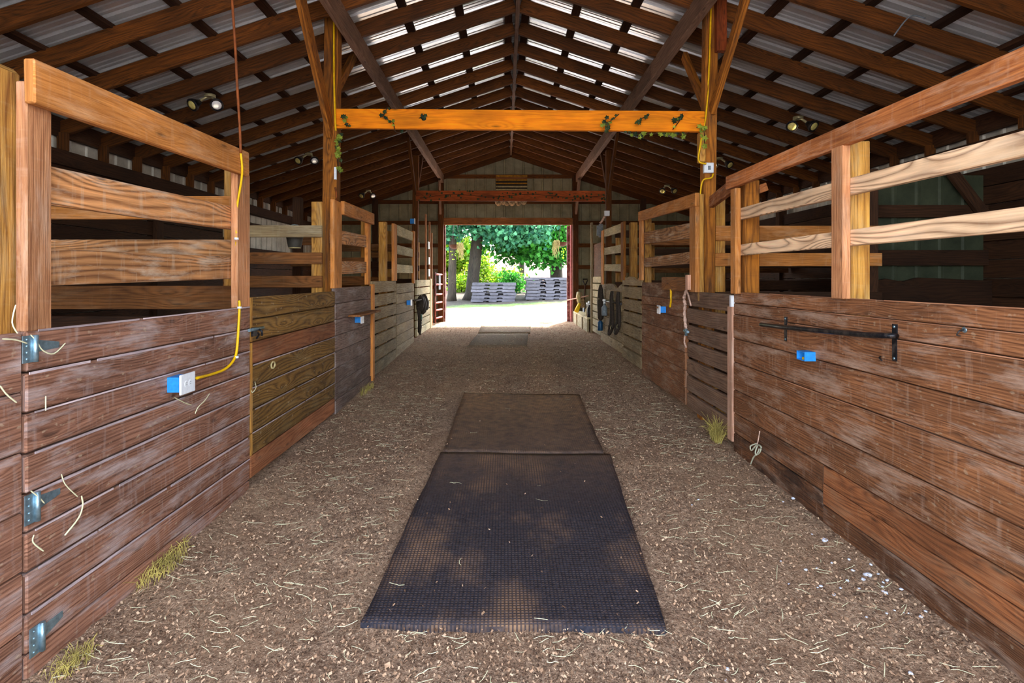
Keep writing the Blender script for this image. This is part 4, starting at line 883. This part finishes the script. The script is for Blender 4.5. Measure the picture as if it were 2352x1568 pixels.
p = gpt(800, 960); tuft(XL + .07, 6.1, 140, .16, .08, 'thin hay line at the foot of the greyed planks', .3)
def wisp(pix, x, w, label):
    pts = smooth([W(a, b, x) for a, b in pix], 4); tag(MB().strip(pts, w, (1 if x < 0 else -1, 0, .1)).build('hay_straw', 'straw'), label, 'hay straw', 'hay stems stuck on the woodwork')
wisp([(187, 1138), (190, 1160), (180, 1190), (148, 1230)], XL + .006, .008, 'long curved white hay stem on the lower gate planks')
wisp([(141, 1088), (150, 1112), (178, 1140)], XL + .006, .005, 'wavy hay stem above the long curved one')
wisp([(70, 768), (85, 784), (98, 804), (124, 812), (150, 788)], XL + .008, .005, 'bent hay stem across the top hinge strap')
wisp([(105, 909), (105, 943)], XL + .006, .006, 'short upright yellow hay stem below the top hinge')
wisp([(70, 1126), (90, 1142), (102, 1155)], XL + .012, .005, 'hay stem lying on the middle hinge')
wisp([(78, 1228), (76, 1245), (100, 1265)], XL + .006, .006, 'hay stem hooked under the middle hinge')
wisp([(4, 778), (35, 780), (62, 788)], XL + .008, .005, 'hay stem on top of the short wall end')
wisp([(0, 885), (15, 905), (38, 924)], XL + .008, .006, 'hay stem poking from the short wall end')
wisp([(400, 912), (425, 925), (440, 930)], XL + .006, .005, 'hay stem under the outlet on the gate'); wisp([(481, 904), (470, 920), (455, 935), (448, 950)], XL + .006, .006, 'forked hay wisp below the cable on the tall gate')
wisp([(585, 876), (588, 890), (580, 901), (577, 896)], XL + .008, .007, 'hook shaped hay stem on the yellowish door'); wisp([(40, 765), (28, 740), (36, 700)], XL + .006, .006, 'hay stem standing against the corner post')
t = thing('baling_twine', W(1738, 1030, XR), 'loop of pale baling twine hanging low on the long wall', 'twine'); x = XR - .01
MB().tube(smooth([W(1745, 990, x), W(1741, 1012, x), W(1739, 1020, x - .01)]), .004, 6).build('strand', 'rope', t)
MB().tube(smooth([W(1739, 1018, x), W(1724, 1024, x - .02), W(1726, 1034, x - .02), W(1738, 1022, x - .01), W(1748, 1026, x - .02), W(1744, 1040, x - .02), W(1732, 1048, x - .01), W(1724, 1066, x - .0)]), .005, 6).build('loop', 'twine', t)
MB().tube(smooth([W(1740, 1022, x), W(1735, 1038, x - .02), W(1738, 1044, x - .02), W(1744, 1030, x)]), .005, 6).build('knot', 'twine', t)
chips = [(1894, 1244, 9), (1934, 1222, 6), (1821, 1147, 5), (1799, 1155, 3), (1851, 1312, 5), (1877, 1309, 4), (1959, 1313, 5), (1993, 1324, 11), (1983, 1334, 6), (1946, 1337, 5), (1950, 1288, 4), (2032, 1364, 8), (2028, 1341, 4), (2038, 1336, 5), (2027, 1351, 4), (2095, 1346, 8), (2070, 1357, 5), (1915, 1369, 5), (1885, 1350, 5), (1878, 1353, 3), (1973, 1355, 4), (2126, 1408, 5), (2115, 1420, 5), (2055, 1406, 3), (2086, 1412, 3), (2037, 1413, 4), (1990, 1421, 3), (2017, 1322, 4), (2000, 1300, 4), (1910, 1296, 4), (1812, 1345, 4), (1671, 1541, 6), (2092, 1551, 7), (1604, 1150, 3), (1589, 1162, 3), (1668, 1567, 5), (1865, 1230, 3), (2075, 1411, 3), (1793, 1292, 3), (1931, 1354, 4), (1405, 1215, 3), (1338, 1262, 2)]
for px, py, s in chips:
    p = gpt(px, py); r = s * p.y / F * .85; m = MB(); mm = Matrix.Translation(p + Vector((0, 0, .008))) @ Matrix.Rotation(R.uniform(0, 6), 4, 'Z') @ Matrix.Rotation(R.uniform(-.3, .3), 4, 'X')
    m.lathe([(r * .5, -r * .35), (r * .95, -r * .12), (r, r * .15), (r * .7, r * .4), (r * .25, r * .52)], mm, 7)
    for v in m.v: v += Vector((R.gauss(0, r * .12), R.gauss(0, r * .12), R.gauss(0, r * .06)))
    tag(m.build('white_chip', 'chip'), 'small white crumbly chip lying on the bedding by the long wall', 'chip', 'white chips on the bedding')

# ------------------------------------------------------------------ outdoors: pallets, baskets, trees
def pallet(x0, x1, y, z, label, group, n, hole=False):
    t = thing('wooden_pallet', ((x0 + x1) / 2, y, z), label, 'pallet', group); h = .115; D = 1.0; dx = (n % 3 - 1) * .025; x0 += dx; x1 += dx
    m = MB(); nb = 9
    for i in range(nb): a = x0 + (x1 - x0) * i / nb; m.box((a + .01, y + .06, z + h - .02), (a + (x1 - x0) / nb - .01, y + D, z + h), 'y')
    m.build('deck_boards', 'pallet', t)
    Lx = x1 - x0
    for yy in (y + .01, y + D / 2, y + D - .05):
        m = MB()
        nh = (.088 if hole else .05) if yy < y + .1 else .014
        pts = [(x0, z + .012), (x0 + Lx * .28, z + .012), (x0 + Lx * .29, z + nh), (x0 + Lx * .40, z + nh), (x0 + Lx * .41, z + .012), (x0 + Lx * .58, z + .012), (x0 + Lx * .59, z + nh), (x0 + Lx * .70, z + nh), (x0 + Lx * .71, z + .012), (x1, z + .012), (x1, z + h - .012), (x0, z + h - .012)]
        m.prism(pts, 0, .04); m.v = [Vector((v.y, yy + v.x, v.z)) for v in m.v]; m.build('stringer', 'pallet', t)
    m = MB()
    for i in range(5): a = x0 + (x1 - x0) * i / 5; m.box((a + .03, y + .06, z), (a + (x1 - x0) / 5 - .08, y + D, z + .018), 'y')
    m.build('bottom_boards', 'pallet', t)
nm = ['lowest', 'second from the bottom', 'third from the bottom', 'fourth from the bottom', 'fifth from the bottom', 'topmost']
for k_ in range(6):
    y = 20.; x0, x1 = (1083 - VX) * y / F, (1184 - VX) * y / F; z = gz((x0 + x1) / 2, y) + .0 + .117 * k_; pallet(x0, x1, y, z, f'weathered grey pallet, {nm[k_]} in the stack before the leaning tree trunk', 'pallets in the shorter stack', k_, k_ == 2)
nm[5] = 'sixth from the bottom'; nm.append('topmost')
for k_ in range(7):
    y = 20.3; x0, x1 = (1209 - VX) * y / F, (1318 - VX) * y / F; z = gz((x0 + x1) / 2, y) + .117 * k_; pallet(x0, x1, y, z, f'weathered grey pallet, {nm[k_]} in the taller stack by the door edge', 'pallets in the taller stack', k_, k_ in (2, 4, 5))
def basket(px, py, y, r, label, trail):
    c = P(px, py, y); t = thing('hanging_basket', c, label, 'hanging basket', 'hanging baskets outside the doorway')
    MB().lathe([(r * .35, -r * .62), (r * .75, -r * .4), (r, 0), (r * 1.03, .01), (r * .9, -.01)], Matrix.Translation(c), 18).build('bowl', 'basketm', t)
    top = Vector((c.x, YG + .03, Z(1.6))); hook = Vector((c.x, y, Z(1.62)))
    MB().tube([top, hook], .012, 6).build('bracket', 'black', t)
    for q in range(3): a = q * 2 * PI / 3; MB().tube([c + Vector((r * math.cos(a), r * math.sin(a), 0)), hook], .004, 5).build('chain', 'black', t)
    m = MB(); m2 = MB()
    for q in range(140):
        a = R.uniform(0, 2 * PI); d = r * R.uniform(.6, 1.05); b = c + Vector((d * math.cos(a), d * math.sin(a), R.uniform(0, .05))); s = (1 if trail > 0 else -1)
        if s * math.cos(a) < .35: continue
        L = R.uniform(.05, .42); o_ = Vector((math.cos(a), math.sin(a), 0)); m.strip([b, b + o_ * .04 + Vector((0, 0, .02)), b + o_ * .07 + Vector((R.gauss(0, .02), 0, -L * .5)), b + o_ * .07 + Vector((R.gauss(0, .03), 0, -L))], .012, (0, -1, 0))
    for q in range(14): m2.leaf(c + Vector((R.gauss(-.04 * trail, r * .2), R.gauss(0, r * .2), -R.uniform(.12, .4))), .05, R)
    m.build('trailing_stems', 'drygrass', t); m2.build('leaves', 'leafyel', t)
basket(1045, 563, 14.3, .16, 'hanging basket with dry trailing plant at the red gate side of the doorway', 1); basket(1290, 557, 14.2, .16, 'hanging basket with dry trailing plant at the pink jamb side of the doorway', -1)

def crown(m, c, rad, n, size, rng, clumps=40):
    cs = []
    for q in range(clumps):
        while True:
            v = Vector((rng.uniform(-1, 1), rng.uniform(-1, 1), rng.uniform(-1, 1)))
            if .25 < v.length < 1: break
        cs.append(Vector(c) + Vector((v.x * rad[0], v.y * rad[1], v.z * rad[2])))
    for q in range(n):
        o = cs[rng.randrange(clumps)]; s = rad[0] * .16 + .16; m.leaf(o + Vector((rng.gauss(0, s), rng.gauss(0, s), rng.gauss(0, s * .6))), size * rng.uniform(.7, 1.4), rng)
def tree(x, y, r, h, lean, crowns, mat, label, n, size, cl=60):
    z = gz(x, y); t = thing('tree', (x, y, z), label, 'tree'); top = Vector((x + lean, y, z + h))
    MB().tube([(x - lean * .12, y, z - .1), (x, y, z + .25), (x + lean * .5, y, z + h * .5), top], [r * 1.5, r * 1.08, r * .95, r * .7], 14).build('trunk', 'bark', t)
    for q in range(5):
        a = q * 1.26; s = top * .55 + Vector((x + lean * .5, y, z + h * .5)) * .45; MB().tube([s, s + Vector((math.cos(a) * 1.0, math.sin(a) * .8, .5)), s + Vector((math.cos(a) * 2.2, math.sin(a) * 1.6, .7))], [r * .35, r * .22, r * .1], 7).build('branch', 'bark', t)
    m = MB(); rng = random.Random(int(x * 100) + 5)
    for c, rad in crowns: crown(m, c, rad, n // len(crowns), size, rng, cl)
    m.build('crown', mat, t)
x1_ = (1036 - VX) * 21 / F; tree(x1_, 21.3, .15, 5.0, .1, [((x1_ - .5, 21.6, 5.3), (2.0, 1.8, 1.7)), ((x1_ - 1.6, 22, 3.6), (1.1, 1., 1.1))], 'leafblue', 'slim straight tree in the yard next to the red pipe gate', 5000, .17)
x2_ = (1083 - VX) * 21.6 / F; tree(x2_, 21.6, .23, 5.2, .5, [((x2_ + .7, 21.8, 4.9), (2.3, 2.0, 1.55)), ((x2_ + 1.6, 21.0, 3.55), (1.3, 1., .75)), ((x2_ - .5, 21, 4.0), (1.0, .8, .9))], 'leafblue', 'thick leaning tree trunk behind the shorter pallet stack', 11000, .17, 70)
x3_ = (1280 - VX) * 24 / F; tree(x3_, 24.2, .26, 5.0, -.2, [((x3_ - .5, 23.6, 4.4), (2.9, 2.0, 1.7)), ((x3_ - 1.8, 23.0, 3.4), (1.7, 1.2, .85)), ((x3_ + .6, 23.4, 3.1), (1.4, 1., 1.0)), ((x3_ - .9, 22.6, 2.7), (1.5, .8, .45))], 'leafgreen', 'broad green tree behind the taller pallet stack', 14000, .18, 80)
for x, y, cs, mt, lb, n in ((-3.2, 31, [((-3.2, 31, 2.6), (1.6, 1.2, 1.7))], 'leafyel', 'sunlit yellow green tree far between the two trunks', 2600), (4.6, 30, [((4.4, 30, 4.5), (2.2, 1.5, 2.2))], 'leafgreen', 'far green tree at the edge of the doorway', 2600), (-6.5, 27, [((-6.2, 27, 5.), (2.8, 2., 2.6))], 'leafblue', 'dense tree beyond the door edge on the red gate side', 3000), (1.0, 34, [((1., 34, 7.6), (6.5, 2, 2.5))], 'leafgreen', 'tall distant tree closing the top of the doorway', 7000)):
    tree(x, y, .16, 4.5, .1, cs, mt, lb, n, .26, 45)
def bush(px, py, y, r, h, mt, label, n):
    c = P(px, py, y); m = MB(); rng = random.Random(px); t = thing('bush', (c.x, y, gz(c.x, y)), label, 'bush')
    for q in range(8): a = q * .8; MB().tube([(c.x, y, gz(c.x, y)), (c.x + math.cos(a) * r * .5, y + math.sin(a) * r * .4, gz(c.x, y) + h * .7)], [.02, .01], 5).build('stem', 'bark', t)
    crown(m, (c.x, y, gz(c.x, y) + h * .5), (r, r * .7, h * .55), n, .13, rng, 24); m.build('foliage', mt, t)
bush(1150, 630, 26, .9, .95, 'leafyel', 'yellow green bush behind the shorter pallet stack', 1500); bush(1180, 632, 25, .5, .8, 'leafgreen', 'green bush between the two pallet stacks', 900)
bush(1105, 630, 26.5, .45, 1.9, 'leafyel', 'upright light bush beside the leaning trunk', 900); bush(1060, 640, 27, .5, .8, 'leafyel', 'low bright bush between the two trunks', 800)

# ------------------------------------------------------------------ light
w = bpy.data.worlds.new('sky'); bpy.context.scene.world = w; w.use_nodes = True; nt = w.node_tree; nt.nodes.clear()
o = nt.nodes.new('ShaderNodeOutputWorld'); b = nt.nodes.new('ShaderNodeBackground'); sk = nt.nodes.new('ShaderNodeTexSky')
sk.sky_type = 'NISHITA'; sk.sun_disc = False; sk.sun_elevation = math.radians(60); sk.sun_rotation = math.radians(20); sk.air_density = 1.0; sk.dust_density = 2.0
hs = nt.nodes.new('ShaderNodeHueSaturation'); hs.inputs['Saturation'].default_value = .5; nt.links.new(sk.outputs[0], hs.inputs['Color']); nt.links.new(hs.outputs[0], b.inputs[0]); nt.links.new(b.outputs[0], o.inputs[0]); b.inputs[1].default_value = .78
s = bpy.data.lights.new('sun', 'SUN'); s.energy = 7.5; s.angle = .009; s.color = (1, .95, .86); so = bpy.data.objects.new('sun', s); C.objects.link(so)
d = Vector((-.2, -.5, -.84)); so.rotation_euler = d.to_track_quat('-Z', 'Y').to_euler()
LAMP = 10.
for (x, y) in ((-2.97, 5.79), (3.41, 6.5), (-2.92, 8.56), (3.46, 8.76), (-2.9, 12.2), (3.42, 11.43)):
    l = bpy.data.lights.new('flood_light', 'SPOT'); l.energy = LAMP; l.color = (1, .84, .6); l.shadow_soft_size = .03; l.spot_size = 2.5; l.spot_blend = 1
    lo = bpy.data.objects.new('flood_light', l); C.objects.link(lo); lo.location = (x, y - .16, rz(x) - .19); lo.rotation_euler = Vector((-x * .35, -.3, -1)).to_track_quat('-Z', 'Y').to_euler()
vs = bpy.context.scene.view_settings; vs.view_transform = 'Standard'; vs.look = 'None'; vs.gamma = 1; vs.use_curve_mapping = False; vs.exposure = 1.72
cy = bpy.context.scene.cycles; cy.use_denoising = True; cy.max_bounces = 8; cy.diffuse_bounces = 5; cy.sample_clamp_indirect = 8
